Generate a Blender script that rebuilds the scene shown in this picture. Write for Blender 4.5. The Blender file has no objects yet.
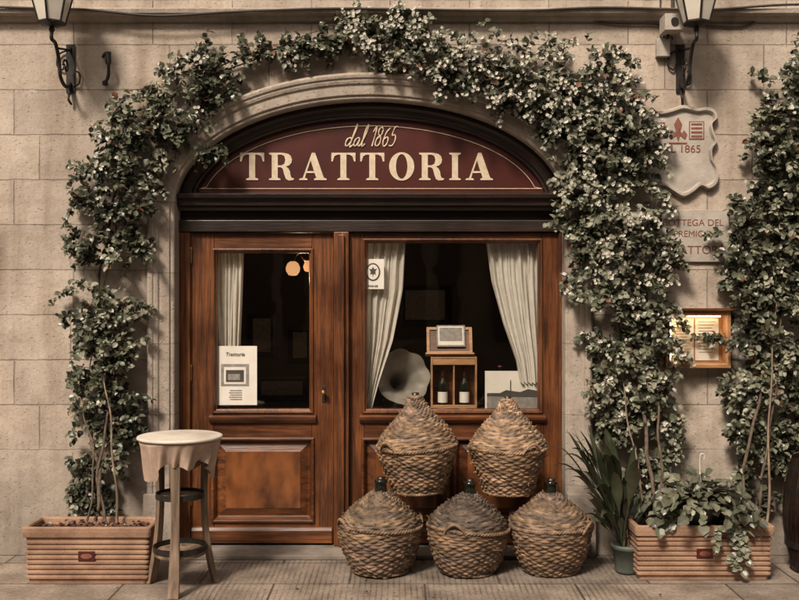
import bpy, math, random
import numpy as np
from mathutils import Vector, noise
random.seed(7); np.random.seed(7)
D=6.5
def S(y): return 975.0/(D+y)
def X(u,y=0.0): return (u-399.5)/S(y)
def Z(v,y=0.0): return 1.7+(300.0-v)/S(y)
scene=bpy.context.scene
coll=scene.collection

# ---------------------------------------------------------------- materials
def mat(name,c1,c2=None,rough=.6,scale=8,stretch=(1,1,1),bump=0.0,bscale=40,metal=0,detail=6,spec=.5,attr=None,coat=0,pos=(.35,.65),bstretch=None,trans=0):
    m=bpy.data.materials.new(name); m.use_nodes=True
    nt=m.node_tree; N=nt.nodes; L=nt.links
    b=N['Principled BSDF']; b.inputs['Roughness'].default_value=rough
    b.inputs['Metallic'].default_value=metal
    b.inputs['Specular IOR Level'].default_value=spec
    b.inputs['Coat Weight'].default_value=coat
    b.inputs['Coat Roughness'].default_value=.15
    c2=c2 or c1
    tc=N.new('ShaderNodeTexCoord'); mp=N.new('ShaderNodeMapping')
    mp.inputs['Scale'].default_value=stretch
    L.new(tc.outputs['Object'],mp.inputs['Vector'])
    n=N.new('ShaderNodeTexNoise'); n.inputs['Scale'].default_value=scale; n.inputs['Detail'].default_value=detail
    L.new(mp.outputs[0],n.inputs['Vector'])
    r=N.new('ShaderNodeValToRGB'); r.color_ramp.elements[0].position=pos[0]; r.color_ramp.elements[1].position=pos[1]
    r.color_ramp.elements[0].color=(*c1,1); r.color_ramp.elements[1].color=(*c2,1)
    L.new(n.outputs['Fac'],r.inputs['Fac'])
    col=r.outputs['Color']
    if attr:
        a=N.new('ShaderNodeAttribute'); a.attribute_name=attr
        mx=N.new('ShaderNodeMix'); mx.data_type='RGBA'; mx.blend_type='MULTIPLY'; mx.inputs[0].default_value=1
        L.new(col,mx.inputs[6]); L.new(a.outputs['Color'],mx.inputs[7]); col=mx.outputs[2]
    L.new(col,b.inputs['Base Color'])
    if bump>0:
        n2=N.new('ShaderNodeTexNoise'); n2.inputs['Scale'].default_value=bscale; n2.inputs['Detail'].default_value=5
        mp2=N.new('ShaderNodeMapping'); mp2.inputs['Scale'].default_value=bstretch or stretch
        L.new(tc.outputs['Object'],mp2.inputs['Vector'])
        L.new(mp2.outputs[0],n2.inputs['Vector'])
        bp=N.new('ShaderNodeBump'); bp.inputs['Strength'].default_value=bump; bp.inputs['Distance'].default_value=.01
        L.new(n2.outputs['Fac'],bp.inputs['Height']); L.new(bp.outputs[0],b.inputs['Normal'])
    if trans:
        o=[q for q in N if q.type=='OUTPUT_MATERIAL'][0]
        tr=N.new('ShaderNodeBsdfTranslucent'); L.new(col,tr.inputs[0]); ms=N.new('ShaderNodeMixShader'); ms.inputs[0].default_value=trans
        L.new(b.outputs[0],ms.inputs[1]); L.new(tr.outputs[0],ms.inputs[2]); L.new(ms.outputs[0],o.inputs['Surface'])
    return m

def woodmat(name,dark,light,vert=True,rough=.36,coat=.25):
    """varnished wood: long wavy grain, plus wear patches"""
    m=bpy.data.materials.new(name); m.use_nodes=True
    nt=m.node_tree; N=nt.nodes; L=nt.links; b=N['Principled BSDF']
    b.inputs['Coat Weight'].default_value=coat; b.inputs['Coat Roughness'].default_value=.18
    tc=N.new('ShaderNodeTexCoord')
    def noi(scale,st,det=6,ro=.55,dist=0):
        mp=N.new('ShaderNodeMapping'); mp.inputs['Scale'].default_value=st; L.new(tc.outputs['Object'],mp.inputs[0])
        n=N.new('ShaderNodeTexNoise'); n.inputs['Scale'].default_value=scale; n.inputs['Detail'].default_value=det; n.inputs['Roughness'].default_value=ro; n.inputs['Distortion'].default_value=dist
        L.new(mp.outputs[0],n.inputs['Vector']); return n.outputs['Fac']
    st=(7,7,.45) if vert else (.45,7,7)
    g1=noi(4,st,8,.65,.6); g2=noi(16,st,4); g3=noi(2.2,(1,1,1),5,.6)
    def ramp(f,p0,p1,c0,c1):
        r=N.new('ShaderNodeValToRGB'); r.color_ramp.elements[0].position=p0; r.color_ramp.elements[1].position=p1
        r.color_ramp.elements[0].color=(*c0,1); r.color_ramp.elements[1].color=(*c1,1); L.new(f,r.inputs[0]); return r.outputs[0]
    c=ramp(g1,.32,.68,dark,light)
    def mult(a,bb,f=1):
        x=N.new('ShaderNodeMix'); x.data_type='RGBA'; x.blend_type='MULTIPLY'; x.inputs[0].default_value=f; L.new(a,x.inputs[6]); L.new(bb,x.inputs[7]); return x.outputs[2]
    c=mult(c,ramp(g2,.3,.6,(.6,.55,.5),(1,1,1)))
    c=mult(c,ramp(g3,.38,.62,(.50,.45,.42),(1,1,1)))
    L.new(c,b.inputs['Base Color'])
    mr=N.new('ShaderNodeMapRange'); mr.inputs[3].default_value=rough-.1; mr.inputs[4].default_value=rough+.2; L.new(g3,mr.inputs[0]); L.new(mr.outputs[0],b.inputs['Roughness'])
    bp=N.new('ShaderNodeBump'); bp.inputs['Strength'].default_value=.25; bp.inputs['Distance'].default_value=.006; L.new(g2,bp.inputs['Height']); L.new(bp.outputs[0],b.inputs['Normal'])
    return m
WOODV=woodmat('wood_vertical',(.044,.0135,.0045),(.25,.083,.022))
WOODH=woodmat('wood_horizontal',(.044,.0135,.0045),(.24,.08,.022),False)
BURL=mat('wood_burl',(.050,.015,.005),(.22,.075,.022),.33,4.5,(1.6,1,.9),.15,12,coat=.3,detail=12,pos=(.36,.68))
DARKW=woodmat('wood_dark',(.010,.0045,.003),(.036,.015,.007),False,.4,.2)
MAROON=mat('maroon_paint',(.046,.0065,.004),(.068,.011,.006),.4,3,bump=.05,bscale=20)
CREAM=mat('cream_paint',(.50,.40,.28),(.62,.51,.37),.55,30)
IRON=mat('iron',(.012,.010,.009),(.028,.022,.019),.55,30,bump=.2,metal=.4)
BRASS=mat('brass',(.25,.15,.05),(.35,.22,.08),.35,20,metal=.9)
PAPER=mat('paper',(.60,.55,.48),(.66,.61,.54),.8,10)
INK=mat('ink',(.04,.035,.03),(.06,.05,.045),.8)
GREYINK=mat('grey_ink',(.18,.16,.14),(.26,.235,.21),.8,40)
REDINK=mat('red_ink',(.14,.045,.03),(.22,.075,.05),.7,30)
MARBLE=mat('marble',(.30,.26,.222),(.46,.405,.35),.5,6,bump=.25,bscale=60,detail=10)
CLOTHW=mat('curtain_cloth',(.66,.61,.54),(.74,.69,.62),.9,20,bump=.1,bscale=300,trans=.25)
TERRA=mat('terracotta',(.19,.105,.065),(.33,.20,.13),.8,6,bump=.35,bscale=70,detail=10)
SOIL=mat('soil',(.022,.014,.010),(.08,.05,.035),.95,40,bump=1,bscale=50)
OLDW=mat('weathered_wood',(.085,.055,.034),(.24,.165,.11),.7,5,(5,5,.6),.4,14)
WHITEP=mat('white_top',(.44,.38,.32),(.64,.58,.50),.5,5,bump=.1,detail=10)
LINEN=mat('linen',(.34,.235,.175),(.46,.335,.26),.9,12,bump=.3,bscale=200)
GLASSD=mat('dark_glass',(.006,.008,.005),(.012,.014,.008),.08,5)
WICK=mat('wicker',(.40,.36,.32),(1.05,1.0,.92),.6,22,(1,1,1),.5,160,attr='Col')
LEAF=mat('leaf',(.7,.7,.7),(1.15,1.15,1.15),.36,12,attr='Col',trans=.15)
BARK=mat('bark',(.05,.033,.022),(.13,.088,.06),.85,20,(3,3,.7),.6,40)
POTM=mat('pot_plastic',(.06,.075,.06),(.10,.115,.095),.6,12)
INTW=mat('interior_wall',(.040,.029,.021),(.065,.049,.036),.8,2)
GRAM=mat('horn_metal',(.17,.15,.125),(.29,.26,.22),.4,8,metal=.25,detail=10)
CABLE=mat('cable_rubber',(.03,.025,.02),(.05,.04,.035),.7)
PALEW=mat('pale_wood',(.26,.125,.05),(.42,.22,.10),.5,5,(1,1,6),.2)
OPPW=mat('opposite_plaster',(.25,.19,.14),(.33,.26,.19),.9,1.5,bump=.2)
ROOFT=mat('roof_tile',(.20,.09,.05),(.30,.15,.09),.85,6,bump=.5)
ROAD=mat('road_stone',(.07,.063,.055),(.13,.115,.10),.8,3,bump=.5,bscale=12)
THRES=mat('threshold_stone',(.12,.10,.08),(.24,.20,.165),.8,6,bump=.4,bscale=40)

def emis(name,col,st):
    m=bpy.data.materials.new(name); m.use_nodes=True
    b=m.node_tree.nodes['Principled BSDF']
    b.inputs['Base Color'].default_value=(*col,1)
    b.inputs['Emission Color'].default_value=(*col,1); b.inputs['Emission Strength'].default_value=st
    return m
SCON=emis('sconce_glow',(1,.50,.22),.8)
MENUL=emis('menu_lit_lamp',(1,.72,.42),24.0)

def glass(name,tint=(.93,.93,.91)):
    m=bpy.data.materials.new(name); m.use_nodes=True
    nt=m.node_tree; N=nt.nodes; L=nt.links
    for n in list(N):
        if n.type!='OUTPUT_MATERIAL': N.remove(n)
    o=[n for n in N if n.type=='OUTPUT_MATERIAL'][0]
    t=N.new('ShaderNodeBsdfTransparent'); t.inputs[0].default_value=(*tint,1)
    g=N.new('ShaderNodeBsdfGlossy'); g.inputs['Roughness'].default_value=.015
    # thin pane: the same reflectance from either side
    ge=N.new('ShaderNodeNewGeometry'); mr=N.new('ShaderNodeMapRange'); mr.inputs[3].default_value=1.75; mr.inputs[4].default_value=1/1.75
    L.new(ge.outputs['Backfacing'],mr.inputs[0])
    f=N.new('ShaderNodeFresnel'); L.new(mr.outputs[0],f.inputs[0])
    tc=N.new('ShaderNodeTexCoord'); nz=N.new('ShaderNodeTexNoise'); nz.inputs['Scale'].default_value=3
    bp=N.new('ShaderNodeBump'); bp.inputs['Strength'].default_value=.03; bp.inputs['Distance'].default_value=.05
    L.new(tc.outputs['Object'],nz.inputs['Vector']); L.new(nz.outputs['Fac'],bp.inputs['Height'])
    L.new(bp.outputs[0],g.inputs['Normal'])
    x=N.new('ShaderNodeMixShader'); L.new(f.outputs[0],x.inputs[0]); L.new(t.outputs[0],x.inputs[1]); L.new(g.outputs[0],x.inputs[2])
    L.new(x.outputs[0],o.inputs['Surface'])
    return m
GLASS=glass('window_glass'); LGLASS=mat('lantern_glass',(.55,.49,.41),(.68,.62,.54),.3,6)

def wallmat(name,blocks=True,k=1.0):
    m=bpy.data.materials.new(name); m.use_nodes=True
    nt=m.node_tree; N=nt.nodes; L=nt.links; b=N['Principled BSDF']; b.inputs['Roughness'].default_value=.9
    tc=N.new('ShaderNodeTexCoord'); sp=N.new('ShaderNodeSeparateXYZ'); L.new(tc.outputs['Object'],sp.inputs[0])
    def noi(sc,det=6,rough=.55):
        n=N.new('ShaderNodeTexNoise'); n.inputs['Scale'].default_value=sc; n.inputs['Detail'].default_value=det; n.inputs['Roughness'].default_value=rough
        L.new(tc.outputs['Object'],n.inputs['Vector']); return n.outputs['Fac']
    def math_(op,a,c):
        n=N.new('ShaderNodeMath'); n.operation=op; n.use_clamp=False
        for i,v in enumerate((a,c)):
            if isinstance(v,(int,float)): n.inputs[i].default_value=v
            else: L.new(v,n.inputs[i])
        return n.outputs[0]
    def mr(v,a,b_,c,d):
        n=N.new('ShaderNodeMapRange'); L.new(v,n.inputs[0])
        for i,q in enumerate((a,b_,c,d)): n.inputs[i+1].default_value=q
        return n.outputs[0]
    def mix(bl,fac,a,c):
        n=N.new('ShaderNodeMix'); n.data_type='RGBA'; n.blend_type=bl
        for i,v in ((0,fac),(6,a),(7,c)):
            if isinstance(v,(int,float)): n.inputs[i].default_value=v
            elif isinstance(v,tuple): n.inputs[i].default_value=(*v,1)
            else: L.new(v,n.inputs[i])
        return n.outputs[2]
    base=mix('MIX',mr(noi(1.6,8,.6),.36,.66,0,1),(.375*k,.31*k,.255*k),(.53*k,.452*k,.378*k))
    base=mix('MULTIPLY',mr(noi(6,9,.72),.45,.66,0,.8),base,(.75,.715,.68))
    base=mix('MULTIPLY',mr(noi(38,5,.65),.52,.72,0,.6),base,(.72,.69,.66))
    base=mix('MIX',mr(noi(24,6,.7),.58,.74,0,.55),base,(.60*k,.54*k,.47*k))
    h=noi(90,5,.6)
    hh=math_('MULTIPLY',h,.35)
    hl=math_('MULTIPLY',noi(14,6,.65),1.0)
    hh=math_('ADD',hh,hl)
    hh=math_('SUBTRACT',hh,mr(noi(48,3,.5),.62,.72,0,.6))
    if blocks:
        jx=math_('ADD',sp.outputs[0],math_('MULTIPLY',noi(6,2),.014))
        jz=math_('ADD',sp.outputs[2],math_('MULTIPLY',noi(5,2),.014))
        cb=N.new('ShaderNodeCombineXYZ'); L.new(math_('ADD',jx,40.18),cb.inputs[0]); L.new(math_('ADD',jz,2.893),cb.inputs[1])
        br=N.new('ShaderNodeTexBrick'); br.inputs['Scale'].default_value=1; br.inputs['Brick Width'].default_value=.66; br.inputs['Row Height'].default_value=.30
        br.inputs['Mortar Size'].default_value=.005; br.inputs['Mortar Smooth'].default_value=.5; br.offset=.43; br.squash=.8; br.squash_frequency=3
        br.inputs['Color1'].default_value=(.84,.83,.82,1); br.inputs['Color2'].default_value=(1.06,1.04,1.02,1); br.inputs['Mortar'].default_value=(.85,.85,.85,1)
        L.new(cb.outputs[0],br.inputs['Vector'])
        msk=mr(sp.outputs[2],.66,.78,0,1)
        base=mix('MULTIPLY',msk,base,br.outputs['Color'])
        jf=math_('MULTIPLY',br.outputs['Fac'],msk)
        jf2=math_('MULTIPLY',jf,mr(noi(3,4,.6),.34,.58,.25,1))
        base=mix('MIX',math_('MULTIPLY',jf2,.6),base,(.16,.12,.095))
        hh=math_('SUBTRACT',hh,math_('MULTIPLY',jf2,1.5))
    else:
        fz=math_('FRACT',math_('DIVIDE',math_('ADD',sp.outputs[2],math_('MULTIPLY',noi(5,2),.01)),.47),0)
        jf=math_('MULTIPLY',math_('LESS_THAN',fz,.014),math_('LESS_THAN',sp.outputs[2],2.40))
        base=mix('MIX',math_('MULTIPLY',jf,.55),base,(.16,.12,.095)); hh=math_('SUBTRACT',hh,jf)
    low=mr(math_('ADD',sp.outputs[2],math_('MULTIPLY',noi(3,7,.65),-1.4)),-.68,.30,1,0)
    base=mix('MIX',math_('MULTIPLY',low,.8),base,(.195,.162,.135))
    cs=N.new('ShaderNodeCombineXYZ'); L.new(math_('MULTIPLY',sp.outputs[0],8),cs.inputs[0]); L.new(math_('MULTIPLY',sp.outputs[2],.8),cs.inputs[1])
    ns=N.new('ShaderNodeTexNoise'); ns.inputs['Scale'].default_value=1; ns.inputs['Detail'].default_value=6; L.new(cs.outputs[0],ns.inputs['Vector'])
    base=mix('MULTIPLY',mr(ns.outputs['Fac'],.48,.75,0,.9),base,(.66,.61,.56))
    L.new(base,b.inputs['Base Color'])
    bp=N.new('ShaderNodeBump'); bp.inputs['Strength'].default_value=.85; bp.inputs['Distance'].default_value=.008
    L.new(hh,bp.inputs['Height']); L.new(bp.outputs[0],b.inputs['Normal'])
    return m
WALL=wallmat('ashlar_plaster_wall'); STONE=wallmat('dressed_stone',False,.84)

# ---------------------------------------------------------------- mesh builder
class MB:
    def __init__(s): s.v=[]; s.f=[]; s.m=[]; s.mats=[]
    def mi(s,m):
        if m not in s.mats: s.mats.append(m)
        return s.mats.index(m)
    def add(s,vs,fs,m):
        o=len(s.v); s.v+= [tuple(v) for v in vs]; k=s.mi(m)
        for f in fs: s.f.append([i+o for i in f]); s.m.append(k)
    def box(s,x0,x1,y0,y1,z0,z1,m):
        if x0>x1:x0,x1=x1,x0
        if z0>z1:z0,z1=z1,z0
        if y0>y1:y0,y1=y1,y0
        v=[(x0,y0,z0),(x1,y0,z0),(x1,y1,z0),(x0,y1,z0),(x0,y0,z1),(x1,y0,z1),(x1,y1,z1),(x0,y1,z1)]
        s.add(v,[(0,3,2,1),(4,5,6,7),(0,1,5,4),(1,2,6,5),(2,3,7,6),(3,0,4,7)],m)
    def loops(s,x0,x1,z0,z1,prof,m,fill=True,fm=None):
        """nested rectangular mouldings: prof=[(inset,y),...]"""
        if x0>x1:x0,x1=x1,x0
        if z0>z1:z0,z1=z1,z0
        vs=[];fs=[]
        for i,y in prof: vs+=[(x0+i,y,z0+i),(x1-i,y,z0+i),(x1-i,y,z1-i),(x0+i,y,z1-i)]
        for k in range(len(prof)-1):
            for j in range(4):
                a=k*4+j; b=k*4+(j+1)%4; fs.append((a,b,b+4,a+4))
        s.add(vs,fs,m)
        if fill:
            n=len(prof)-1; s.add(vs[n*4:],[(0,1,2,3)],fm or m)
    def lathe(s,prof,m,c=(0,0,0),n=32,sx=1,sy=1,cap=True):
        vs=[];fs=[]
        for r,z in prof:
            for k in range(n):
                a=2*math.pi*k/n; vs.append((c[0]+r*math.cos(a)*sx,c[1]+r*math.sin(a)*sy,c[2]+z))
        for i in range(len(prof)-1):
            for k in range(n):
                a=i*n+k;b=i*n+(k+1)%n; fs.append((a,b,b+n,a+n))
        if cap:
            fs.append(tuple(range(n-1,-1,-1))); fs.append(tuple(range((len(prof)-1)*n,len(prof)*n)))
        s.add(vs,fs,m)
    def tube(s,pts,r,m,n=8,cyc=False):
        P=[Vector(p) for p in pts]; vs=[];fs=[]; K=len(P)
        up=Vector((0.13,0.2,.97)).normalized()
        for i,p in enumerate(P):
            t=(P[(i+1)%K]-P[i-1]) if cyc else (P[min(i+1,K-1)]-P[max(i-1,0)])
            t.normalize()
            a=t.cross(up)
            if a.length<.15: a=t.cross(Vector((1,.1,0)))
            a.normalize(); b=t.cross(a).normalized()
            rr=r[i] if isinstance(r,(list,tuple)) else r
            for k in range(n):
                q=2*math.pi*k/n; vs.append(tuple(p+a*math.cos(q)*rr+b*math.sin(q)*rr))
        for i in range(K if cyc else K-1):
            for k in range(n):
                a_=i*n+k; b_=i*n+(k+1)%n; c_=((i+1)%K)*n
                fs.append((a_,b_,c_+(k+1)%n,c_+k))
        if not cyc: fs.append(tuple(range(n))); fs.append(tuple(range((K-1)*n+n-1,(K-1)*n-1,-1)))
        s.add(vs,fs,m)
    def prism(s,poly,y0,y1,m):
        n=len(poly); vs=[(x,y0,z) for x,z in poly]+[(x,y1,z) for x,z in poly]
        fs=[tuple(range(n)),tuple(range(2*n-1,n-1,-1))]+[(i,i+n,(i+1)%n+n,(i+1)%n) for i in range(n)]
        s.add(vs,fs,m)
    def done(s,name,parent=None,smooth=False,bevel=0,loc=None,rot=None):
        me=bpy.data.meshes.new(name); me.from_pydata(s.v,[],s.f)
        for m in s.mats: me.materials.append(m)
        me.polygons.foreach_set('material_index',s.m)
        if smooth: me.polygons.foreach_set('use_smooth',[True]*len(s.f))
        me.update()
        o=bpy.data.objects.new(name,me); coll.objects.link(o)
        if parent: o.parent=parent
        if bevel:
            b=o.modifiers.new('bevel','BEVEL'); b.width=bevel; b.segments=2; b.limit_method='ANGLE'; b.angle_limit=math.radians(40)
        if loc: o.location=loc
        if rot: o.rotation_euler=rot
        return o
def fixn(o):
    import bmesh
    bm=bmesh.new(); bm.from_mesh(o.data); bmesh.ops.recalc_face_normals(bm,faces=bm.faces); bm.to_mesh(o.data); bm.free(); return o
def empty(name,loc=(0,0,0)):
    o=bpy.data.objects.new(name,None); o.location=loc; coll.objects.link(o); o.empty_display_size=.1; return o
def text(s,name,x,y,z,size,m,parent,shear=0,ext=.001,align='CENTER',sx=1):
    c=bpy.data.curves.new(name,'FONT'); c.body=s; c.size=size; c.align_x=align; c.extrude=ext; c.shear=shear
    c.materials.append(m); o=bpy.data.objects.new(name,c); o.location=(x,y,z); o.rotation_euler=(math.pi/2,0,0); o.scale=(sx,1,1)
    coll.objects.link(o); o.parent=parent; return o
def spline_pts(pts,n=8):
    P=[Vector(p) for p in pts]; out=[]
    for i in range(len(P)-1):
        p0=P[max(i-1,0)];p1=P[i];p2=P[i+1];p3=P[min(i+2,len(P)-1)]
        for k in range(n):
            t=k/n
            out.append(.5*((2*p1)+(p2-p0)*t+(2*p0-5*p1+4*p2-p3)*t*t+(3*p1-p0-3*p2+p3)*t**3))
    out.append(P[-1]); return out

# ---------------------------------------------------------------- building
bld=empty('trattoria_building')
CX=-.197; A=1.30; B=.70; ZS=2.333
XL=CX-A; XR=CX+A
def arch_z(x):
    q=1-((x-CX)/A)**2
    return ZS+B*math.sqrt(max(q,0))
w=MB(); WT=7.2
w.add([(-9,0,0),(XL,0,0),(XL,0,WT),(-9,0,WT)],[(0,1,2,3)],WALL)
w.add([(XR,0,0),(9,0,0),(9,0,WT),(XR,0,WT)],[(0,1,2,3)],WALL)
NA=64; xs=[CX-A*math.cos(math.pi*i/NA) for i in range(NA+1)]
vs=[];fs=[]
for x in xs: vs+=[(x,0,arch_z(x)),(x,0,WT)]
for i in range(NA): fs.append((2*i,2*i+2,2*i+3,2*i+1))
w.add(vs,fs,WALL)
w.box(-9,9,.02,6,WT,WT+.1,ROOFT)
w.add([(-9,0,0),(-9,6,0),(-9,6,WT),(-9,0,WT)],[(0,1,2,3)],WALL)
w.add([(9,0,0),(9,6,0),(9,6,WT),(9,0,WT)],[(0,1,2,3)],WALL)
w.add([(-9,6,0),(9,6,0),(9,6,WT),(-9,6,WT)],[(0,1,2,3)],WALL)
w.done('wall',bld)
path=[(XL,z,-1,0) for z in (0,.6,1.2,1.8,2.2)]
for i in range(0,NA+1):
    a=math.pi-math.pi*i/NA
    nx=math.cos(a)/A; nz=math.sin(a)/B; l=math.hypot(nx,nz)
    path.append((CX+A*math.cos(a),ZS+B*math.sin(a),nx/l,nz/l))
path+=[(XR,z,1,0) for z in (2.2,1.8,1.2,.6,0)]
def sweep(mb,prof,m,pth=path):
    n=len(prof);vs=[];fs=[]
    for (x,z,nx,nz) in pth:
        for o,y in prof: vs.append((x+nx*o,y,z+nz*o))
    for i in range(len(pth)-1):
        for k in range(n-1):
            a=i*n+k; fs.append((a,a+1,a+1+n,a+n))
    mb.add(vs,fs,m)
w=MB()
sweep(w,[(0,.30),(0,-.012),(.010,-.02),(.026,-.02),(.030,-.034),(.095,-.038),(.102,-.05),(.118,-.056),(.13,-.056),(.136,-.066),(.156,-.07),(.170,-.06),(.175,-.045),(.175,.0)],STONE)
for sx,xx in((-1,XL),(1,XR)):
    x0,x1=(xx-.19,xx-.0-.004) if sx<0 else (xx+.004,xx+.19)
    w.box(x0,x1,-.085,.05,0,.42,STONE)
fixn(w.done('stone_arch_surround',bld,bevel=.004))
w=MB()
zc=Z(15)
prof=[(0,zc-.05),(-.03,zc-.045),(-.05,zc-.02),(-.085,zc-.01),(-.09,zc+.015),(-.06,zc+.03),(0,zc+.045)]
def ledge(mb,prof,x0,x1,m):
    n=len(prof); vs=[(x0,y,z) for y,z in prof]+[(x1,y,z) for y,z in prof]
    mb.add(vs,[(i,i+n,i+n+1,i+1) for i in range(n-1)]+[tuple(range(n)),tuple(range(2*n-1,n-1,-1))],m)
ledge(w,prof,-8.98,8.98,STONE)
ledge(w,[(0,6.8),(-.1,6.85),(-.15,6.95),(-.35,7.05),(-.4,7.2),(0,7.25)],-8.97,8.97,STONE)
w.done('string_course',bld)
w=MB(); w.box(XL-.02,XR+.02,-.13,.34,.0,.03,THRES); w.done('threshold',bld,bevel=.006)
w=MB()
for xc in (-5,-1.7,1.7,5):
    w.box(xc-.55,xc+.55,-.05,.0-.002,4.55,6.25,STONE); w.box(xc-.42,xc-.01,-.09,-.051,4.7,6.1,DARKW); w.box(xc+.01,xc+.42,-.09,-.051,4.7,6.1,DARKW)
    for k in range(22):
        z=4.75+k*.06; w.box(xc-.38,xc+.38,-.10,-.0905,z,z+.03,DARKW)
w.done('upper_shutters',bld)

yF=.12; yL=.15
w=MB()
sweep(w,[(-.002,.28),(-.002,.07),(-.03,.055),(-.045,.075),(-.075,.08),(-.085,.10),(-.10,.10),(-.105,.135)],DARKW,path[5:-5])
z1=Z(193,.04); z2=Z(207,.04)
ledge(w,[(.28,z2-.02),(.10,z2-.02),(.085,z2),(.05,z2+.012),(.045,z2+.05),(.02,z2+.06),(.015,z2+.085),(.06,z2+.10),(.13,z2+.10)],XL+.003,XR-.003,DARKW)
zd=Z(220,.12)
w.box(XL+.002,XR-.002,.17,.27,zd,z2-.021,DARKW)
fixn(w.done('lunette_frame',bld,bevel=.002))

sign=empty('restaurant_sign')
w=MB()
zb=z2+.105
NN=48; xa=[CX-(A-.08)*math.cos(math.pi*i/NN) for i in range(NN+1)]
poly=[]
for x in xa:
    q=1-((x-CX)/(A-.08))**2; z=ZS+(B-.08)*math.sqrt(max(q,0)); poly.append((x,max(z,zb)))
vs=[];fs=[]
for x,z in poly: vs+=[(x,.13,zb-.02),(x,.13,z)]
for i in range(NN): fs.append((2*i,2*i+2,2*i+3,2*i+1))
w.add(vs,fs,MAROON)
w.done('sign_panel',sign)
w=MB()
pts=[]
for i in range(60):
    a=math.pi-.20-(math.pi-.40)*i/59
    pts.append((CX+(A-.15)*math.cos(a),.127,ZS+(B-.15)*math.sin(a)))
zl=zb+.028
pts=[p for p in pts if p[2]>zl]
pts=[(pts[0][0]-.05,.127,zl)]+pts+[(pts[-1][0]+.05,.127,zl)]
w.tube(pts,.003,CREAM,6,cyc=True)
w.done('border_line',sign)
LET={
'I':(.42,[[(0,0),(.42,0),(.42,.05),(.32,.09),(.32,.91),(.42,.95),(.42,1),(0,1),(0,.95),(.10,.91),(.10,.09),(0,.05)]]),
'T':(.88,[[(.22,0),(.66,0),(.66,.05),(.55,.09),(.55,.93),(.66,.93),(.77,.87),(.83,.68),(.88,.68),(.88,1),(0,1),(0,.68),(.05,.68),(.11,.87),(.22,.93),(.33,.93),(.33,.09),(.22,.05)]]),
'A':(1.0,[[(0,0),(.30,0),(.30,.05),(.205,.085),(.262,.26),(.565,.26),(.625,.085),(.54,.05),(.54,0),(1,0),(1,.05),(.90,.085),(.58,1),(.46,1),(.13,.085),(0,.05)],[(.285,.33),(.54,.33),(.415,.72)]]),
'R':(.93,[[(0,0),(.42,0),(.42,.05),(.32,.09),(.32,.47),(.42,.47),(.50,.42),(.56,.20),(.62,.04),(.72,-.015),(.88,0),(.93,.06),(.86,.07),(.80,.12),(.76,.33),(.70,.44),(.62,.495),(.74,.54),(.82,.63),(.84,.75),(.80,.88),(.70,.96),(.52,1),(0,1),(0,.95),(.10,.91),(.10,.09),(0,.05)],[(.32,.54),(.32,.93),(.46,.93),(.56,.88),(.60,.74),(.56,.60),(.46,.54)]]),
'O':(.92,[[(.46+.46*math.cos(a*math.pi/16),.5+.52*math.sin(a*math.pi/16)) for a in range(32)],[(.46+.21*math.cos(a*math.pi/16),.5+.45*math.sin(a*math.pi/16)) for a in range(32)]])}
word='TRATTORIA'; gap=.175; tot=sum(LET[c][0] for c in word)+gap*8
s=(493-240)/S(.12)/tot; x0=X(240,.12); zb_=Z(180,.12)
for c in word:
    wd,pl=LET[c]
    cu=bpy.data.curves.new('letter_'+c,'CURVE'); cu.dimensions='2D'; cu.fill_mode='BOTH'; cu.extrude=.002
    for p in pl:
        sp=cu.splines.new('POLY'); sp.points.add(len(p)-1); sp.use_cyclic_u=True
        for i,q in enumerate(p): sp.points[i].co=(q[0]*s,q[1]*s*1.0,0,1)
    cu.materials.append(CREAM)
    o=bpy.data.objects.new('letter_'+c,cu); o.rotation_euler=(math.pi/2,0,0); o.location=(x0,.127,zb_); coll.objects.link(o); o.parent=sign
    x0+=(wd+gap)*s
ST=[[(.42,.30),(.30,.42),(.12,.36),(.05,.15),(.15,.0),(.30,.06),(.42,.30),(.55,.95),(.50,1.05),(.40,.02),(.52,.0),(.62,.1)],
[(.98,.32),(.86,.42),(.70,.34),(.64,.14),(.74,.0),(.88,.08),(.97,.36),(.94,.06),(1.05,.0),(1.14,.12)],
[(1.14,.12),(1.30,.6),(1.34,1.0),(1.26,1.04),(1.2,.6),(1.22,.05),(1.32,0),(1.42,.12)],
[(1.78,.72),(1.95,.95),(1.95,.0)],
[(2.42,.85),(2.30,.95),(2.16,.86),(2.18,.62),(2.40,.42),(2.44,.14),(2.30,.0),(2.14,.1),(2.16,.36),(2.40,.58),(2.44,.82)],
[(2.92,.92),(2.72,.7),(2.64,.3),(2.74,.0),(2.92,.06),(2.96,.32),(2.84,.46),(2.66,.34)],
[(3.48,.95),(3.22,.95),(3.16,.55),(3.36,.56),(3.46,.30),(3.34,.02),(3.10,.04)]]
w=MB(); sc=.135
for st in ST:
    pts=spline_pts([(p[0]*sc*.72+p[1]*sc*.28,0,p[1]*sc) for p in st],6)
    pts=[(X(344,.12)+p.x,.127,Z(146,.12)+p.z) for p in pts]
    w.tube(pts,[.0035+.0025*abs(math.sin(i*.35)) for i in range(len(pts))],CREAM,6)
w.done('script_lettering',sign,smooth=True)

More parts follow.
